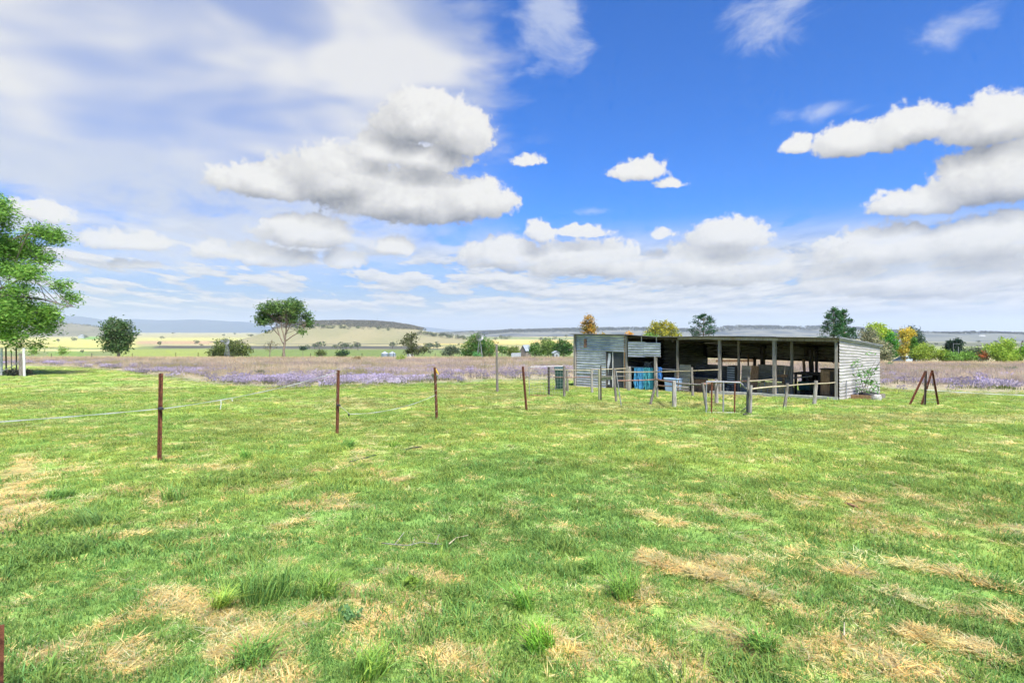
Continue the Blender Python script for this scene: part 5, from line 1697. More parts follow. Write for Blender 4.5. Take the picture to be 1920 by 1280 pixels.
# pale blue tub
root, t0_, z0_ = sthing('plastic_tub', 'pale blue plastic tub on the dirt floor', 'tub', 1256, -.05)
ta, tb_ = S(1270, 728, -.05)[0], S(1244, 728, -.05)[0]
zt_ = S(1256, 711, -.05)[1]
m = MB(); r1 = .0
cs = [(ta + .05, .0), (tb_ - .05, .0), (tb_ - .05, .5), (ta + .05, .5)]
m.hexa([W(a, b, z0_ - .03) for a, b in cs] + [W(a + (a - (ta + tb_) / 2) * .14, b + (b - .25) * .14, zt_) for a, b in cs])
m.build('body', M['tub'], root, bevel=.03)
m = MB().hexa([W(a + (a - (ta + tb_) / 2) * .2, b + (b - .25) * .2, zt_ - .005) for a, b in cs] + [W(a + (a - (ta + tb_) / 2) * .2, b + (b - .25) * .2, zt_ + .05) for a, b in cs])
m.build('rim', M['tub'], root, bevel=.015)


def leaning_sheet(label, px0, px1, top, bot, v, mat, lean=.15, across=False, name='tin_sheet', cat='tin sheet'):
    root, t_, z_ = sthing(name, label, cat, (px0 + px1) / 2, v)
    a, zt_ = S(px1, top, v); b, _ = S(px0, top, v)
    zb_ = max(S((px0 + px1) / 2, bot, v)[1], gz_((a + b) / 2, v) - .02)
    corr('sheet', mat, root, W(a, v, zb_), W(b, v, zb_), W(a, v + lean, zt_), W(b, v + lean, zt_), -N3, .085, .014, across=across)
    return root


leaning_sheet('rust-stained curved tin sheet behind the plastic tub', 1272, 1293, 684, 729, .35, 'tin_item', .1)
leaning_sheet('wide dark tin sheet standing in the bay left of the pale post', 1303, 1346, 684, 709, 1.1, 'galv_dark')
leaning_sheet('brown tin sheet leaning behind the half-rusted post', 1388, 1405, 686, 735, 1.0, 'tin_item')
leaning_sheet('wide pale tin sheet standing above the hay', 1418, 1469, 685, 714, 2.4, 'tin_item')
leaning_sheet('narrow cream ribbed panel beside the hay', 1471, 1483, 686, 740, 2.3, 'tin_item', .05, True)
# low timber bench front below the dark sheet
root, t_, z_ = sthing('bench', 'low weathered timber bench with pale top under the dark tin sheet', 'bench', 1322, .75)
ta, tb_ = S(1346, 720, .7)[0], S(1294, 720, .7)[0]
zt_ = S(1320, 708, .7)[1]
sbox(ta, tb_, .66, 1.1, zt_ - .05, zt_).build('top', M['timber'], root)
for k in range(3):
    h0 = z_ - .02 + (zt_ - .06 - z_) * k / 3
    sbox(ta + .03, tb_ - .03, .70, .73, h0, h0 + (zt_ - .06 - z_) / 3 - .01).build('board', M['timber_brown'], root)
for t in (ta + .05, tb_ - .05):
    MB().beam(W(t, .9, z_ - .05), W(t, .9, zt_ - .05), .07, .07).build('leg', M['timber'], root)
root, t_, z_ = sthing('log', 'grey round log lying in front of the bench', 'log', 1282, .1)
MB().tube([W(S(1270, 725, .1)[0], .1, z_ + .06), W(S(1281, 725, .1)[0], .12, z_ + .065), W(S(1292, 725, .1)[0], .1, z_ + .06)], [.05, .055, .05], 8, jitter=.1).build('trunk', M['timber'], root)
# louvred dark cabinet and drum
root, t_, z_ = sthing('crate_stack', 'dark blue-grey slatted crate beside the half-rusted post', 'crate', 1370, 1.3)
ta, tb_ = S(1376.5, 700, 1.3)[0], S(1363.5, 700, 1.3)[0]
zt_ = S(1370, 685.5, 1.3)[1]
sbox(ta, tb_, 1.34, 1.75, z_ - .02, zt_).build('body', M['black'], root)
for k in range(11):
    h0 = z_ + .03 + (zt_ - z_ - .05) * k / 11
    sbox(ta - .01, tb_ + .01, 1.30, 1.336, h0, h0 + .055).build('slat', M['galv_blue'], root)
root, t_, z_ = sthing('drum', 'dark drum between the pale post and the slatted crate', 'drum', 1357, 1.5)
MB().tube([W(t_, 1.5, z_ - .02), W(t_, 1.5, z_ + .3), W(t_, 1.5, z_ + .32), W(t_, 1.5, z_ + .62), W(t_, 1.5, z_ + .64), W(t_, 1.5, S(1357, 686, 1.5)[1])], [.28, .28, .295, .28, .295, .28], 20).build('body', M['galv_dark'], root)
root, t_, z_ = sthing('wheel', 'small old wheel leaning at the foot of the slatted crate', 'wheel', 1364, .7)
cz_ = z_ + .19
m = MB().tube([W(t_ + .18 * math.cos(q), .7 + .03 * math.sin(q), cz_ + .18 * math.sin(q)) for q in np.linspace(0, 6.2832, 22)], .035, 6, cap=False)
m.build('tyre', M['black'], root)
MB().tube([W(t_, .66, cz_), W(t_, .76, cz_)], .07, 10).build('hub', M['timber_pale'], root)
root, t_, z_ = sthing('board', 'tall brown board leaning beside the brown tin sheet', 'board', 1412, .9)
ta, tb_ = S(1418.5, 700, .9)[0], S(1404.5, 700, .9)[0]
zt_ = S(1412, 686, .9)[1]
MB().hexa([W(ta, .9, z_), W(tb_, .9, z_), W(tb_, .94, z_), W(ta, .94, z_), W(ta, 1.1, zt_), W(tb_, 1.1, zt_), W(tb_, 1.14, zt_), W(ta, 1.14, zt_)]).build('panel', M['timber_brown'], root)
# hay bales
for k, (px0, px1, py0, py1, v, lab) in enumerate([(1420, 1448, 724, 737, .95, 'lower hay bale left of the second pale post'), (1450, 1481, 725, 739, .95, 'lower hay bale right of the second pale post'), (1421, 1470, 716.5, 724.5, 1.05, 'long upper hay bale laid across the two lower ones')]):
    root, t_, z_ = sthing('hay_bale', lab, 'hay bale', (px0 + px1) / 2, v, 'hay bales')
    ta, tb_ = S(px1, py1, v)[0], S(px0, py1, v)[0]
    z0b_ = max(z_ - .02, S(px0, py1, v)[1] - .1) if k < 2 else S(px0, py1, v)[1]
    zt_ = S(px0, py0, v)[1]
    m = MB(); nx, nz = 14, 6
    for f, vv_ in ((0, v), (1, v + .45)):
        pass
    gridp = []
    for iz in range(nz + 1):
        for ix in range(nx + 1):
            gridp.append(W(ta + (tb_ - ta) * ix / nx, v + R.uniform(-.025, .02), z0b_ + (zt_ - z0b_) * iz / nz + R.uniform(-.012, .012)))
    back = [W(ta, v + .45, z0b_), W(tb_, v + .45, z0b_), W(tb_, v + .45, zt_), W(ta, v + .45, zt_)]
    m.add(gridp, [(iz * (nx + 1) + ix, iz * (nx + 1) + ix + 1, (iz + 1) * (nx + 1) + ix + 1, (iz + 1) * (nx + 1) + ix) for iz in range(nz) for ix in range(nx)])
    m.add([W(ta, v + .01, z0b_), W(tb_, v + .01, z0b_), W(tb_, v + .01, zt_), W(ta, v + .01, zt_)] + back, [(3, 2, 6, 7), (0, 3, 7, 4), (1, 5, 6, 2), (4, 7, 6, 5), (0, 4, 5, 1)])
    m.build('hay', M['hay'], root)
    m = MB()
    for f in (.28, .72):
        tt = ta + (tb_ - ta) * f
        m.tube([W(tt, v - .03, z0b_ + .01), W(tt, v - .03, zt_ + .01), W(tt, v + .44, zt_ + .012)], .006, 4)
    m.build('string', M['blue1'], root)
# rear yard rails seen through the open bays
rr = thing('rear_rail_fence', 'brown timber yard rails seen through the open back of the shed', 'fence', tuple(W(5.0, 6.0, gz_(5, 6))))
a = S(1343, 676.5, 5.6); b = S(1417, 676, 5.6)
MB().beam(W(a[0], 5.6, a[1]), W(b[0], 5.6, b[1]), .05, .12).build('rail', M['timber_brown'], rr)
for px in (1350, 1415):
    t = S(px, 700, 5.65)[0]
    MB().beam(W(t, 5.66, gz_(t, 5.66) - .2), W(t, 5.66, S(px, 671, 5.66)[1]), .12, .12).build('post', M['timber_brown'], rr)
# timber rail and leaning poles in the right bay
root, t_, z_ = sthing('stock_rail', 'brown inner stock rail between the two right-hand posts', 'rail', 1468, 1.2)
a = S(1455, 704.5, 1.2); b = S(1483, 703.5, 1.2)
MB().beam(W(a[0], 1.2, a[1]), W(b[0], .9, b[1]), .05, .11).build('rail', M['timber_brown'], root)
a = S(1456, 711.5, 1.1); b = S(1523, 705, 1.6)
MB().tube([W(a[0], 1.1, a[1]), W(b[0], 1.6, b[1])], .03, 7).build('pole', M['timber'], root)
a = S(1468, 735, 1.2)
MB().beam(W(a[0], 1.25, gz_(a[0], 1.25) - .05), W(a[0], 1.25, S(1468, 702, 1.25)[1]), .07, .07).build('post', M['timber_brown'], root)
# dark work table with green trough beneath
root, t_, z_ = sthing('work_table', 'dark work table in the right-hand bay', 'table', 1515, 2.2)
ta, tb_ = S(1541, 705, 2.2)[0], S(1489, 705, 2.2)[0]
zt_ = S(1515, 699, 2.2)[1]
sbox(ta, tb_, 2.1, 3.0, zt_ - .08, zt_).build('top', M['timber_dark'], root)
sbox(ta, tb_, 2.96, 3.0, z_ + .42, zt_ - .08).build('back_board', M['timber_dark'], root)
for t in (ta + .08, (ta + tb_) / 2, tb_ - .08):
    for v in (2.16, 2.9):
        MB().beam(W(t, v, gz_(t, v) - .05), W(t, v, zt_ - .08), .09, .09).build('leg', M['timber_dark'], root)
root, t_, z_ = sthing('trough', 'dark green trough under the work table', 'trough', 1509, 1.8)
ta, tb_ = S(1522, 720, 1.8)[0], S(1497, 720, 1.8)[0]
zt_, zb_ = S(1509, 715, 1.8)[1], S(1509, 731, 1.8)[1]
cs = [(ta, 1.7), (tb_, 1.7), (tb_, 2.05), (ta, 2.05)]
MB().hexa([W(a + ((ta + tb_) / 2 - a) * .15, b, zb_) for a, b in cs] + [W(a, b, zt_) for a, b in cs]).build('body', M['green'], root, bevel=.03)
for t in (ta + .15, tb_ - .15):
    MB().beam(W(t, 1.88, gz_(t, 1.88) - .05), W(t, 1.88, zb_), .08, .2).build('leg', M['timber_dark'], root)
# brown cabinet
root, t_, z_ = sthing('cabinet', 'brown wooden cabinet with double doors at the shed end', 'cabinet', 1551, .5)
ta, tb_ = S(1565, 700, .5)[0], S(1538, 700, .5)[0]
zt_ = S(1551, 693, .5)[1]
sbox(ta, tb_, .52, 1.0, z_ + .08, zt_).build('carcass', M['timber_brown'], root, bevel=.01)
sbox(ta - .02, tb_ + .02, .48, 1.02, zt_, zt_ + .04).build('top', M['timber_dark'], root)
mid = ta + (tb_ - ta) * .33
dr_ = sbox(mid + .01, tb_ - .05, .495, .518, z_ + .16, zt_ - .06).build('door', M['timber_brown'], root)
sbox(ta + .03, mid - .01, .495, .518, z_ + .16, zt_ - .06).build('door', M['timber_dark'], root)
sbox(mid + .03, mid + .06, .47, .494, (z_ + zt_) / 2 - .05, (z_ + zt_) / 2 + .05).build('handle', M['rust'], dr_)

# ------------------------------------------------------------------ garden bed and sapling at the end wall
gb = thing('garden_bed', 'low timber-edged garden bed against the pale end wall', 'garden bed', tuple(W(-.5, 2.1, gz_(-.5, 2.1))))
for (ta, va, tb_, vb, mt) in ((-.80, .95, -.80, 2.5, 'timber'), (-.80, .95, -.14, .95, 'timber_brown'), (-.80, 2.5, -.14, 2.5, 'timber_brown')):
    za = gz_(ta, va) + .06; zb_ = gz_(tb_, vb) + .06
    MB().beam(W(ta, va, za), W(tb_, vb, zb_), .06, .22).build('sleeper', M[mt], gb)
sbox(-.77, -.15, .98, 2.47, gz_(-.5, 2) - .1, gz_(-.5, 2) + .12).build('soil', plain('garden_soil', (.06, .04, .028), (.12, .085, .055), 14, .95), gb)
st_ = gp(1644, 750)
root = thing('stone_block', 'pale rough stone block at the rear corner of the end wall', 'stone', tuple(st_))
m = MB()
V_ = []
for z, s in ((-.1, 1), (.08, 1.05), (.17, .9), (.21, .6)):
    for k in range(9):
        q = 2 * math.pi * k / 9
        V_.append(st_ + np.array((.16 * s * math.cos(q) * R.uniform(.85, 1.15), .14 * s * math.sin(q) * R.uniform(.85, 1.15), z + R.uniform(-.015, .015))))
m.add(V_, [(r_ * 9 + k, r_ * 9 + (k + 1) % 9, (r_ + 1) * 9 + (k + 1) % 9, (r_ + 1) * 9 + k) for r_ in range(3) for k in range(9)] + [tuple(27 + k for k in range(9))])
m.build('stone', M['stone'], root)
pc = W(-.48, 1.75, gz_(-.48, 1.75) + .12)
tyr = thing('tyre_planter', 'black tyre planter holding the sapling in the garden bed', 'tyre', tuple(pc))
MB().tube([pc + np.array((.27 * math.cos(q), .27 * math.sin(q), .05)) for q in np.linspace(0, 6.2832, 25)], .07, 8, cap=False).build('tyre', M['black'], tyr, smooth=True)
sap = thing('sapling', 'leafy green sapling growing against the pale end wall', 'sapling', tuple(pc))
Yp = pc[1]
m = MB(); lm_c, lm_col, lm_s = [], [], []
rg = np.random.default_rng(55)


def wp(px, py, dy=0.0):
    p = P(px, py, Yp - .15); p[1] += dy
    return p


stems = [[(1620, 740), (1624, 715), (1632, 692), (1642, 676)], [(1620, 738), (1616, 716), (1606, 684)], [(1621, 738), (1628, 722), (1636, 716)], [(1620, 738), (1612, 728), (1610, 712)], [(1622, 738), (1632, 728), (1640, 718)]]
for st in stems:
    m.tube([wp(*p) for p in st], np.linspace(.014, .005, len(st)), 5)
m.build('stem', M['bark'], sap)
for (px, py, rx, ry, k) in ((1604, 683, 8, 5, 26), (1600, 679, 5, 3, 12), (1620, 700, 11, 6, 40), (1628, 698, 8, 6, 26), (1622, 716, 9, 5, 34), (1634, 716, 9, 5, 30), (1612, 730, 7, 5, 20), (1630, 732, 10, 5, 34), (1640, 726, 6, 6, 18), (1632, 663, 9, 3, 20), (1645, 692, 3, 3, 8), (1615, 704, 8, 3, 14)):
    cl_ = np.array([wp(px + rx * .6 * rg.normal(), py + ry * .6 * rg.normal(), rg.normal() * .12) for _ in range(k)])
    lm_c.append(cl_); lm_col.append(np.array((.09, .23, .04)) * rg.uniform(.7, 1.5, (k, 1))); lm_s.append(rg.uniform(.07, .15, k))
leaf_mesh('leaves', np.concatenate(lm_c), np.concatenate(lm_s), np.concatenate(lm_col), rg, .45).build('leaves', M['leaf'], sap)

# ------------------------------------------------------------------ stock yard: posts and rails
def ypost(parent, top, base, wpx, mat='timber_pale', name='post', square=False, taper=.9, Y=None):
    g = gp(*base) if Y is None else P(base[0], base[1], Y)
    Yb = g[1]
    t_ = P(top[0], top[1], Yb)
    r = wpx * .9 * Yb / F / 2
    d = (t_ - g) / np.linalg.norm(t_ - g)
    a = g - d * .15
    m = MB()
    if square:
        m.beam(a, t_, r * 2, r * 1.7)
    else:
        n = 5
        pts = [a + (t_ - a) * k / n + np.array((R.uniform(-.1, .1), R.uniform(-.1, .1), 0)) * r * (0 < k < n) for k in range(n + 1)]
        m.tube(pts, [r * (1.08 - (1.08 - taper) * k / n) for k in range(n + 1)], 9, jitter=.14)
    m.build(name, M[mat], parent, smooth=False, bevel=.006 if square else 0)
    return Yb


def yrail(parent, a, Ya, b, Yb, d=.05, mat='timber', name='rail', sag=.01, taper=1.0):
    p, q = P(a[0], a[1], Ya), P(b[0], b[1], Yb)
    mid = (p + q) / 2 - np.array((0, 0, sag))
    MB().tube([p, p * .75 + mid * .25 + np.array((0, 0, -.3 * sag)), mid, q * .75 + mid * .25, q], [d * .4, d * .42, d * .4, d * .39, d * .4 * taper], 7, jitter=.08).build(name, M[mat], parent, smooth=True)


def yfence(label, base):
    g = gp(*base)
    return thing('rail_fence', label, 'fence', tuple(g), 'stock yard fences')


f1 = yfence('weathered rail fence between the mesh gate and the tin hut', (1058, 744))
y_a = ypost(f1, (1057.8, 685.5), (1058, 744), 4.6, 'timber', square=True)
y_b = ypost(f1, (1063.5, 691), (1064, 733), 4.2, 'timber', square=True)
y_c = ypost(f1, (1109.5, 690.5), (1110, 736.5), 5.6, 'timber_pale')
y_d = ypost(f1, (1123.2, 691.5), (1123.6, 750), 4.0, 'olive_post', square=True)
y_d2 = ypost(f1, (1126.6, 685), (1127, 750), 2.4, 'timber_dark', square=True)
y_e = ypost(f1, (1150.5, 690), (1155, 753), 5.0, 'timber')
y_e2 = ypost(f1, (1154.5, 693), (1165, 762), 2.0, 'pipe')
y_f = ypost(f1, (1179.5, 687), (1179, 732.5), 7.5, 'timber_pale')
yrail(f1, (1032, 692.5), y_b, (1108, 694), y_c, .05, 'pole')
yrail(f1, (1038, 707), y_b, (1107, 707), y_c, .055, 'rust_light')
yrail(f1, (1111, 692.5), y_c, (1174, 690.5), y_f, .05, 'pole')
yrail(f1, (1111, 706), y_c, (1174, 705), y_f, .045, 'timber')
MB().beam(P(1128, 709.5, y_d - .05), P(1147, 708.5, y_e + .0), .03, .11).build('board', M['olive_post'], f1)
f2 = yfence('long crooked rail fence in front of the dark bays', (1264, 764))
y_g = ypost(f2, (1230.3, 716), (1219.5, 758), 5.6, 'timber')
y_g2 = ypost(f2, (1231.5, 714), (1232.5, 744.5), 4.4, 'timber_pale')
y_h = ypost(f2, (1263.8, 713.5), (1264.8, 764.5), 8.6, 'timber_pale', taper=.97)
y_i = ypost(f2, (1297, 688.5), (1298.8, 741.5), 5.4, 'timber')
y_j = ypost(f2, (1317.5, 717.5), (1325, 769), 5.8, 'timber')
y_k = ypost(f2, (1343, 711), (1343.5, 755), 7.6, 'timber_pale', taper=.97)
y_0 = W(S(1230, 700, 0)[0], 0, 0)[1] - .2
yrail(f2, (1156, 697), y_e, (1229, 697), y_0, .06, 'pole')
yrail(f2, (1229, 697), y_0 - .02, (1347, 693), W(S(1349, 700, 0)[0], 0, 0)[1] - .12, .06, 'pole')
yrail(f2, (1158, 713.5), y_e, (1228, 711.5), y_g2, .055, 'rust_light')
yrail(f2, (1229, 710.5), y_g2, (1262, 716), y_h + .1, .07, 'rust_light')
yrail(f2, (1234, 722), y_g2, (1261, 724), y_h + .1, .05, 'rust_light')
yrail(f2, (1268, 718.5), y_h, (1318, 721), y_j, .075, 'timber')
yrail(f2, (1268, 725.5), y_h + 1.2, (1291, 726.5), y_i, .07, 'timber')
yrail(f2, (1316, 720.5), y_j + .05, (1342, 715), y_k, .085, 'rust_light')
f3 = yfence('rail fence with pale bamboo-like pole in front of the open bays', (1408, 774))
y_l = ypost(f3, (1403.2, 707), (1401.5, 774), 6.0, 'timber')
y_m = ypost(f3, (1408.8, 722), (1407, 775), 5.6, 'timber_pale')
y_n = ypost(f3, (1476.6, 718.5), (1471.3, 765), 6.4, 'timber')
y_o = ypost(f3, (1530, 713.5), (1527, 757.5), 7.6, 'timber_pale', taper=.97)
y_p = A_[1] - .05
yrail(f3, (1410, 729), y_m, (1474, 723.5), y_n, .055, 'pole', sag=-.015)
yrail(f3, (1474, 723.5), y_n, (1528, 719), y_o, .055, 'pole', sag=-.01)
yrail(f3, (1530, 719), y_o, (1566, 717), y_p, .05, 'pole')
yrail(f3, (1346, 717), y_k, (1402, 714), y_l, .06, 'rust_light')
yrail(f3, (1402, 714.5), y_l + .02, (1450, 711), W(S(1452, 700, 0)[0], 0, 0)[1] - .1, .06, 'pole')
# bent pipe hurdle
g = gp(1357, 773)
pg = thing('pipe_gate', 'rusty and grey pipe gate with one bent corner before the bays', 'gate', tuple(g))
Yg = g[1]
for px, mt, w in ((1324.5, 'pipe', .035), (1334.6, 'rust', .045), (1356.5, 'pipe', .045), (1377.8, 'rust', .045)):
    MB().tube([P(px - .6, 773.5, Yg), P(px, 716, Yg)], w / 2, 8).build('upright', M[mt], pg)
MB().tube([P(1324, 715.5, Yg), P(1357, 715.8, Yg), P(1388, 717, Yg), P(1399.5, 728.5, Yg)], .024, 8).build('top_rail', M['pipe'], pg)
MB().tube([P(1324, 773, Yg), P(1360, 773.3, Yg), P(1395, 773, Yg)], .012, 6).build('bottom_rail', M['pipe'], pg)
g = gp(1394, 771)
sc_p = thing('scrap_pipe', 'short black pipe end leaning on the gate post', 'pipe', tuple(g))
MB().tube([g + np.array((-.06, 0, .01)), g + np.array((.12, .05, .12))], .02, 7).build('pipe', M['black'], sc_p)
# mesh gate
g = gp(1025, 742.5); Yg = g[1]
mg = thing('mesh_gate', 'square wire mesh gate with rusty bottom rail beside the wheelie bin', 'gate', tuple(g))
x0, x1, ty, by = 992.5, 1056.5, 687.5, 741
MB().tube([P(x0, ty + 1, Yg), P(x0 + 2, ty, Yg), P(x1, ty - 1, Yg)], .016, 6).build('top_rail', M['pipe'], mg)
MB().tube([P(x0, by, Yg), P(x1, by + 1.5, Yg)], .026, 6).build('bottom_rail', M['rust'], mg)
MB().tube([P(x0, by, Yg), P(x0 - .6, ty + 1, Yg)], .014, 6).build('stile', M['pipe'], mg)
MB().tube([P(x1, by, Yg), P(x1, ty, Yg)], .018, 6).build('stile', M['rust'], mg)
for k in range(1, 9):
    py = ty + (by - ty) * k / 9
    MB().tube([P(x0, py, Yg), P(x1, py, Yg)], .0045, 4).build('wire', M['wire'], mg)
for k in range(1, 12):
    px = x0 + (x1 - x0) * k / 12
    MB().tube([P(px, ty, Yg), P(px, by, Yg)], .0045, 4).build('wire', M['wire'], mg)
g = gp(1029, 741)
dp = thing('timber_post', 'dark charred square post standing behind the mesh gate', 'post', tuple(g))
ypost(dp, (1029, 687), (1029.3, 740.5), 4.2, 'timber_dark', square=True)
# wheelie bin
g = gp(1050, 731)
bn = thing('wheelie_bin', 'dark green wheelie bin standing by the hut corner', 'bin', tuple(g))
hw, hd, ht = .25, .28, 1.0
def bx_(p): return g + np.array(p)
MB().hexa([bx_(p) for p in ((-hw * .78, -hd * .75, .08), (hw * .78, -hd * .75, .08), (hw * .78, hd * .75, .08), (-hw * .78, hd * .75, .08), (-hw, -hd, ht), (hw, -hd, ht), (hw, hd, ht), (-hw, hd, ht))]).build('body', M['bin'], bn, bevel=.02)
MB().hexa([bx_(p) for p in ((-hw - .03, -hd - .05, ht), (hw + .03, -hd - .05, ht), (hw + .03, hd + .04, ht), (-hw - .03, hd + .04, ht), (-hw, -hd, ht + .06), (hw, -hd, ht + .06), (hw, hd, ht + .10), (-hw, hd, ht + .10))]).build('lid', M['bin'], bn, bevel=.015)
MB().tube([bx_((-hw - .02, hd + .08, ht - .02)), bx_((hw + .02, hd + .08, ht - .02))], .018, 8).build('handle', M['bin'], bn)
for sx in (-1, 1):
    w_ = MB().tube([bx_((sx * (hw - .02) - .03, -hd * .6, .10)), bx_((sx * (hw - .02) + .03, -hd * .6, .10))], .10, 14).build('wheel', M['black'], bn)
    MB().tube([bx_((sx * (hw - .02) - .033, -hd * .6, .10)), bx_((sx * (hw - .02) + .033, -hd * .6, .10))], .05, 10).build('hub', M['bin'], w_)

# ------------------------------------------------------------------ star pickets, tall post, tape fence, A-frames
def picket(label, top, base, wpx, mat='rust', cap=True, Y=None):
    g = gp(*base) if Y is None else P(base[0], base[1], Y)
    Yb = g[1]
    t_ = P(top[0], top[1], Yb)
    root = thing('star_picket', label, 'picket', tuple(g))
    r = wpx * Yb / F / 2
    d = (t_ - g) / np.linalg.norm(t_ - g)
    a = g - d * .2
    u = np.cross(d, (0, 1, 0)); u /= np.linalg.norm(u); w = np.cross(d, u)
    m = MB()
    for k in range(3):       # three-finned section
        q = math.radians(100 + 120 * k)
        e = math.cos(q) * u + math.sin(q) * w
        s = np.cross(d, e) * r * .24
        m.hexa([a - s, a + s, a + e * r * 1.15 + s * .5, a + e * r * 1.15 - s * .5, t_ - s, t_ + s, t_ + e * r * 1.15 + s * .5, t_ + e * r * 1.15 - s * .5])
    m.build('stake', M[mat], root)
    return root, Yb, g, t_, d


def insulator(root, p, mat='black'):
    MB().tube([p + np.array((-.03, -.03, 0)), p + np.array((.0, -.045, 0)), p + np.array((.03, -.045, 0)), p + np.array((.055, -.04, -.01))], [.018, .026, .026, .012], 8).build('insulator', M[mat], root)


r1, Y1, g1_, t1_, _ = picket('nearest rusty star picket carrying the white tape, on the left of the lawn', (301, 700), (298, 864), 7.5)
insulator(r1, P(303, 765, Y1))
r2, Y2, g2_, t2_, _ = picket('second rusty star picket, tape tied to its very top', (634, 694), (632, 814), 5.5)
insulator(r2, P(635, 759, Y2))
r3, Y3, g3_, t3_, _ = picket('third rusty star picket with a yellow gate handle hanging from it', (815.5, 688.5), (819, 785), 5.0)
picket('rusty picket leaning beside the mesh gate', (980.5, 687), (987.5, 769), 4.2)
picket('short rusty picket stub at the bottom left picture edge', (-1.5, 1172), (-4, 1330), 13)
g = gp(932.5, 735)
tp = thing('tall_post', 'tall weathered grey timber post standing alone on the lawn edge', 'post', tuple(g))
ypost(tp, (931, 645), (932.6, 735), 5.4, 'timber')


def tape(name, label, pts, w=.012, extra=()):
    root = thing(name, label, 'tape', tuple(pts[0]))
    V_ = []
    for k, p in enumerate(pts):
        a = .5 + .45 * math.sin(k * 1.3)
        V_ += [p + np.array((0, -.004 * math.cos(a), w * (.55 + .45 * a))), p - np.array((0, -.004 * math.cos(a), w * (.55 + .45 * a)))]
    MB().add(V_, [(2 * k, 2 * k + 1, 2 * k + 3, 2 * k + 2) for k in range(len(pts) - 1)]).build('ribbon', M['tape'], root, smooth=True)
    for e in extra:
        MB().tube(e, .006, 5).build('loose_end', M['tape'], root)
    return root


def strung(a, Ya, b, Yb, sag, n=22):
    p, q = P(a[0], a[1], Ya), P(b[0], b[1], Yb)
    out = []
    for k in range(n + 1):
        f = k / n
        out.append(p * (1 - f) + q * f - np.array((0, 0, sag * 4 * f * (1 - f))))
    return out


tape('fence_tape', 'white electric fence tape running out of the left picture edge to the nearest picket', strung((-120, 798), Y1 - 2.6, (298, 766), Y1, .015), .008)
s12 = strung((304, 766), Y1 - .02, (633, 697), Y2, .075)
m = 6
tape('fence_tape', 'white electric fence tape rising from the nearest picket to the second one', s12, .0075,
     extra=([s12[6], s12[6] + np.array((.005, 0, -.08)), s12[6] + np.array((-.01, 0, -.16))], [s12[7] + np.array((.04, 0, 0)), s12[7] + np.array((.045, 0, -.05))]))
s23 = strung((655, 776), Y2 + .6, (817, 740), Y3, .12)
tape('fence_tape', 'slack white fence tape hanging between the second and third pickets', s23, .0085, extra=([P(655, 776, Y2 + .6), P(646, 768, Y2 + .3), P(636, 760, Y2)],))
kn = thing('tape_joiner', 'small black joiner on the slack fence tape', 'joiner', tuple(P(654, 777, Y2 + .6)))
MB().tube([P(653.5, 774, Y2 + .6), P(654.5, 777, Y2 + .59), P(654, 780, Y2 + .6)], [.012, .022, .012], 7).build('joiner', M['black'], kn)
tape('fence_tape', 'white tape end wound down the side of the second picket', [P(631.5 + .6 * math.sin(k), 697 + k * 4.4, Y2 - .04) for k in range(15)], .005)
tape('fence_tape', 'white tape tangled round the third picket', [P(817 + 2.6 * math.sin(k * 1.7), 712 + k * 3.6, Y3 - .05 + .05 * math.cos(k * 1.7)) for k in range(21)], .006)
hd_ = thing('gate_handle', 'yellow spring gate handle hanging on the third picket', 'handle', tuple(P(820, 700, Y3)))
MB().tube([P(817.5, 691, Y3 - .05), P(819.5, 697, Y3 - .06), P(822.5, 702, Y3 - .06)], [.012, .02, .014], 8).build('grip', M['yellow'], hd_)
MB().tube([P(822.5, 702, Y3 - .06), P(820, 703.5, Y3 - .06), P(817, 704, Y3 - .05)], .006, 5).build('hook', M['wire'], hd_)


def aframe(label, legs, w, extra=None):
    g = gp(*legs[0][1])
    root = thing('steel_frame', label, 'frame', tuple(g))
    for top, base, mt in legs:
        gb_ = gp(*base)
        a = gb_ - np.array((0, 0, .1)); t_ = P(top[0], top[1], g[1])
        d = (t_ - a) / np.linalg.norm(t_ - a)
        s = np.cross(d, (0, 1, 0)); s /= np.linalg.norm(s)
        q = w * g[1] / F
        m = MB()          # angle iron: two flanges
        m.hexa([a, a + s * q, a + s * q + np.array((0, .008, 0)), a + np.array((0, .008, 0)), t_, t_ + s * q, t_ + s * q + np.array((0, .008, 0)), t_ + np.array((0, .008, 0))])
        m.hexa([a + np.array((0, -.002, 0)), a + s * .008 + np.array((0, -.002, 0)), a + s * .008 + np.array((0, -q, 0)), a + np.array((0, -q, 0)), t_ + np.array((0, -.002, 0)), t_ + s * .008 + np.array((0, -.002, 0)), t_ + s * .008 + np.array((0, -q, 0)), t_ + np.array((0, -q, 0))])
        m.build('leg', M[mt], root)
    return root, g


aframe('rusty angle-iron frame with one upright and one slanting leg', [((1736, 696), (1703.5, 759), 'rust'), ((1736.5, 695), (1734.5, 760), 'timber_dark')], 2.6)
rt, g = aframe('rusty angle-iron A-frame with two slanting legs', [((1748.5, 694), (1726.5, 759), 'rust'), ((1748.5, 694), (1761, 759), 'rust')], 2.4)
tape('fence_tape', 'white fence tape running from the angle-iron frames out to the right', strung((1736, 730.5), g[1] - .05, (1990, 743), g[1] + .8, .03), .014)
wr = thing('fence_wires', 'thin wires strung between the two angle-iron frames', 'wire', tuple(g))
for py in (711, 722, 735, 748, 753):
    f = (py - 694) / 65
    MB().tube([P(1736, py, g[1] - .1), P(1748.5 + 12.5 * f, py + .5, g[1])], .004, 4).build('strand', M['wire'], wr)

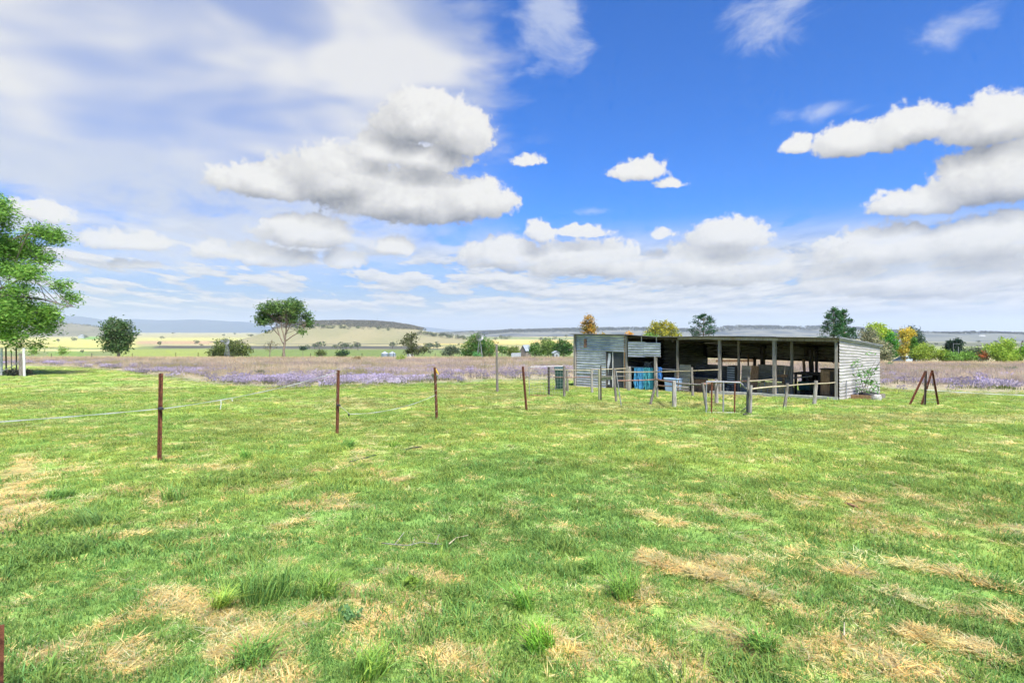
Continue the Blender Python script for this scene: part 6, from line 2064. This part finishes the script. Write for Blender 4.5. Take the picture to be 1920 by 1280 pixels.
# ------------------------------------------------------------------ white-posted garden gate at the left edge
g = gp(44.5, 705); Yg = g[1]
gg = thing('garden_gate', 'white-posted garden gateway with dark uprights at the left edge', 'gate', tuple(g))
MB().tube([P(46, 706.5, Yg), P(44.3, 652.5, Yg)], .085, 10).build('white_post', M['white'], gg)
MB().beam(P(39.3, 706, Yg + .12), P(39.0, 662, Yg + .12), .24, .2).build('post', M['timber'], gg)
for px, t_, b_, w in ((30.3, 652, 692, .09), (21, 656, 692, .06), (11, 652, 692, .10), (-4, 654, 692, .09)):
    MB().beam(P(px + .8, b_ + 8, Yg + 1.2), P(px, t_, Yg + 1.2), w, w).build('upright', M['timber_dark'] if w > .07 else M['timber'], gg)
MB().tube([P(2.5, 705, Yg + .9), P(3, 652, Yg + .9)], .08, 10).build('white_post', M['white'], gg)
MB().tube([P(-6, 702, Yg), P(40, 676, Yg + .1)], .03, 6).build('brace', M['pipe'], gg)
for k in range(9):
    MB().tube([P(0, 678 + k * 2.6, Yg + .6), P(37, 676 + k * 2.6, Yg + .6)], .007, 4).build('wire', M['wire'], gg)
tree('cut_branches', 'heap of dark cut branches at the foot of the garden gateway', 'branches', 28, Yg + .4, [(20, 698, 9, 3), (32, 697, 9, 3), (50, 697, 6, 3)], [(.03, .035, .03), (.05, .055, .045), (.06, .05, .04)], leaf=.13, nleaf=700, clump_r=.12, trunk_r=.03, seed=490, limbs=18, sink=.05)

# ------------------------------------------------------------------ small things lying on the lawn
def lying(name, label, cat, pts, r, mat, lift=.02, extra=()):
    pp = [gp(*p) + np.array((0, 0, lift + .015 * R.random())) for p in pts]
    root = thing(name, label, cat, tuple(pp[0]))
    MB().tube(pp, r, 7).build(cat.split()[-1], M[mat], root, smooth=True)
    for e in extra:
        MB().tube([gp(*e[0]) + np.array((0, 0, lift)), gp(*e[1]) + np.array((0, 0, lift + e[2]))], r if not hasattr(r, '__len__') else r[-1] * 1.2, 5).build('side_twig', M[mat], root)
    return root


lying('poly_pipe', 'black poly pipe lying in the straw at the left edge', 'pipe', [(-30, 1013), (15, 1002), (42, 998)], .014, 'black')
lying('poly_pipe', 'short visible length of black pipe near the blue-green tussock', 'pipe', [(86, 985), (105, 980)], .013, 'black')
lying('poly_pipe', 'black pipe half sunk in the lawn below the second picket', 'pipe', [(655, 867), (690, 858), (705, 854)], .013, 'black', .004)
lying('poly_pipe', 'black pipe showing through the grass below the third picket', 'pipe', [(755, 844), (775, 840), (790, 838)], .013, 'black', .004)
lying('fallen_twig', 'long pale forked twig lying on the lawn', 'twig', [(716, 1025), (740, 1030), (765, 1029), (790, 1024), (815, 1026), (828, 1029)], [.0045, .004, .0035, .003, .003, .002], 'timber_pale', .03, extra=[((740, 1027), (758, 1014), .05), ((815, 1027), (824, 1018), .05), ((772, 1029), (778, 1022), .03)])
lying('fallen_twig', 'short curved pale twig beside the long one', 'twig', [(842, 1028), (855, 1016), (878, 1012)], [.006, .004, .003], 'pole', .035)
lying('fallen_stick', 'single pale stick standing out of the lawn on the right', 'stick', [(1583, 1210), (1583, 1185)], [.005, .003], 'pole', .05)
lying('scrap_metal', 'small grey metal scrap on the grass before the yard post', 'scrap', [(1394, 779), (1399, 777), (1402, 778)], [.02, .03, .015], 'galv_dark', .02)
lying('bark_strip', 'brown bark strip lying in the bright grass on the right', 'bark', [(1584, 946), (1596, 951), (1608, 955)], [.012, .02, .008], 'timber_brown', .02)
# grass tussocks that stand clear of the lawn
for i, (px, py, w, h, col, lab) in enumerate([
        (500, 1122, 120, 70, (.13, .27, .085), 'widest blue-green grass tussock in the near lawn'), (600, 1118, 70, 62, (.15, .30, .08), 'tall tussock on the right of the widest one'), (412, 1142, 34, 52, (.22, .38, .09), 'pale wide-leaved tussock beside the straw path'), (987, 1142, 36, 52, (.15, .33, .075), 'upright narrow tussock in the middle lawn'),
        (1016, 1216, 66, 52, (.15, .36, .06), 'bright fan-shaped tussock in the middle lawn'), (1175, 1120, 80, 64, (.14, .31, .08), 'tussock growing through the raked hay ridge'), (1110, 1072, 40, 36, (.13, .28, .08), 'small tussock left of the hay ridge'), (168, 988, 56, 42, (.13, .26, .10), 'grey-green tussock near the straw patch on the left'),
        (325, 938, 46, 32, (.14, .28, .09), 'tussock below the nearest picket'), (461, 863, 26, 18, (.13, .30, .075), 'small dark tussock between the first two pickets'), (648, 838, 30, 16, (.12, .27, .075), 'small dark tussock below the second picket'), (110, 932, 54, 20, (.12, .26, .08), 'low dark tussock beside the left straw patch'), (740, 836, 24, 12, (.14, .30, .07), 'low tussock below the slack tape'),
        (1430, 1222, 70, 46, (.13, .29, .08), 'soft leaning tussock on the right lawn'), (470, 1245, 80, 50, (.12, .27, .075), 'dark tussock beside the straw path at the bottom'), (690, 1262, 90, 52, (.16, .33, .08), 'bushy tussock at the bottom of the lawn'), (365, 1058, 50, 28, (.11, .25, .08), 'low star-shaped tussock left of the widest one')]):
    g = gp(px, py)
    g[2] = float(Hgt(g[:1], g[1:2])[0])
    s = g[1] / F
    m = clump(int(80 + w * 1.1), w * s * .40, h * s * R.uniform(1.1, 1.5), .006 if g[1] < 6 else .011, R.uniform(.7, 1.2), cvar=.35, seed=600 + i)
    ln_ = np.array((R.uniform(-.5, .5), R.uniform(-.3, .3), 0))
    m.v = [v_ + np.outer(np.maximum(v_[:, 2], 0) ** 1.0, ln_) for v_ in m.v]
    m.v = [v_ + g for v_ in m.v]
    m.c = [c_ * (np.array(col) * np.array((1.65, 1.32, 1.0))) for c_ in m.c]
    root = thing('grass_tussock', lab, 'tussock', tuple(g), 'tussocks in the lawn')
    m.build('foliage', M['leaf'], root)
# thistle-like weeds in the straw
for i, (px, py, w, lab) in enumerate([(655, 1162, 16, 'blue-green broad-leaved weed in the straw patch at the bottom'), (772, 1100, 8, 'tiny yellow-green weed beside a straw patch')]):
    g = gp(px, py); Yw = g[1]
    rg = np.random.default_rng(640 + i)
    root = thing('broadleaf_weed', lab, 'weed', tuple(g))
    k = 34
    c = g + np.c_[rg.normal(0, w * .5 * Yw / F, k), rg.normal(0, w * .5 * Yw / F, k), rg.uniform(.01, .07, k)]
    leaf_mesh('leaves', c, rg.uniform(.03, .06, k), np.array([(.14, .27, .10), (.24, .36, .06)][i]) * rg.uniform(.75, 1.3, (k, 1)), rg, .6).build('foliage', M['leaf'], root)

# ------------------------------------------------------------------ the air of the valley
hz = MB().box((-24000, -24000, -75), (24000, 24000, 460)).build('haze', None)
tag(hz, 'thin bluish haze over the valley', kind='stuff')


def _haze(out):
    v = X.nt.nodes.new('ShaderNodeVolumePrincipled')
    v.inputs['Color'].default_value = (.78, .87, 1.0, 1)
    v.inputs['Density'].default_value = 6.2e-5
    v.inputs['Anisotropy'].default_value = 0.2
    link(v.outputs[0], out.inputs['Volume'])


hz.data.materials.append(material('valley_haze', _haze))
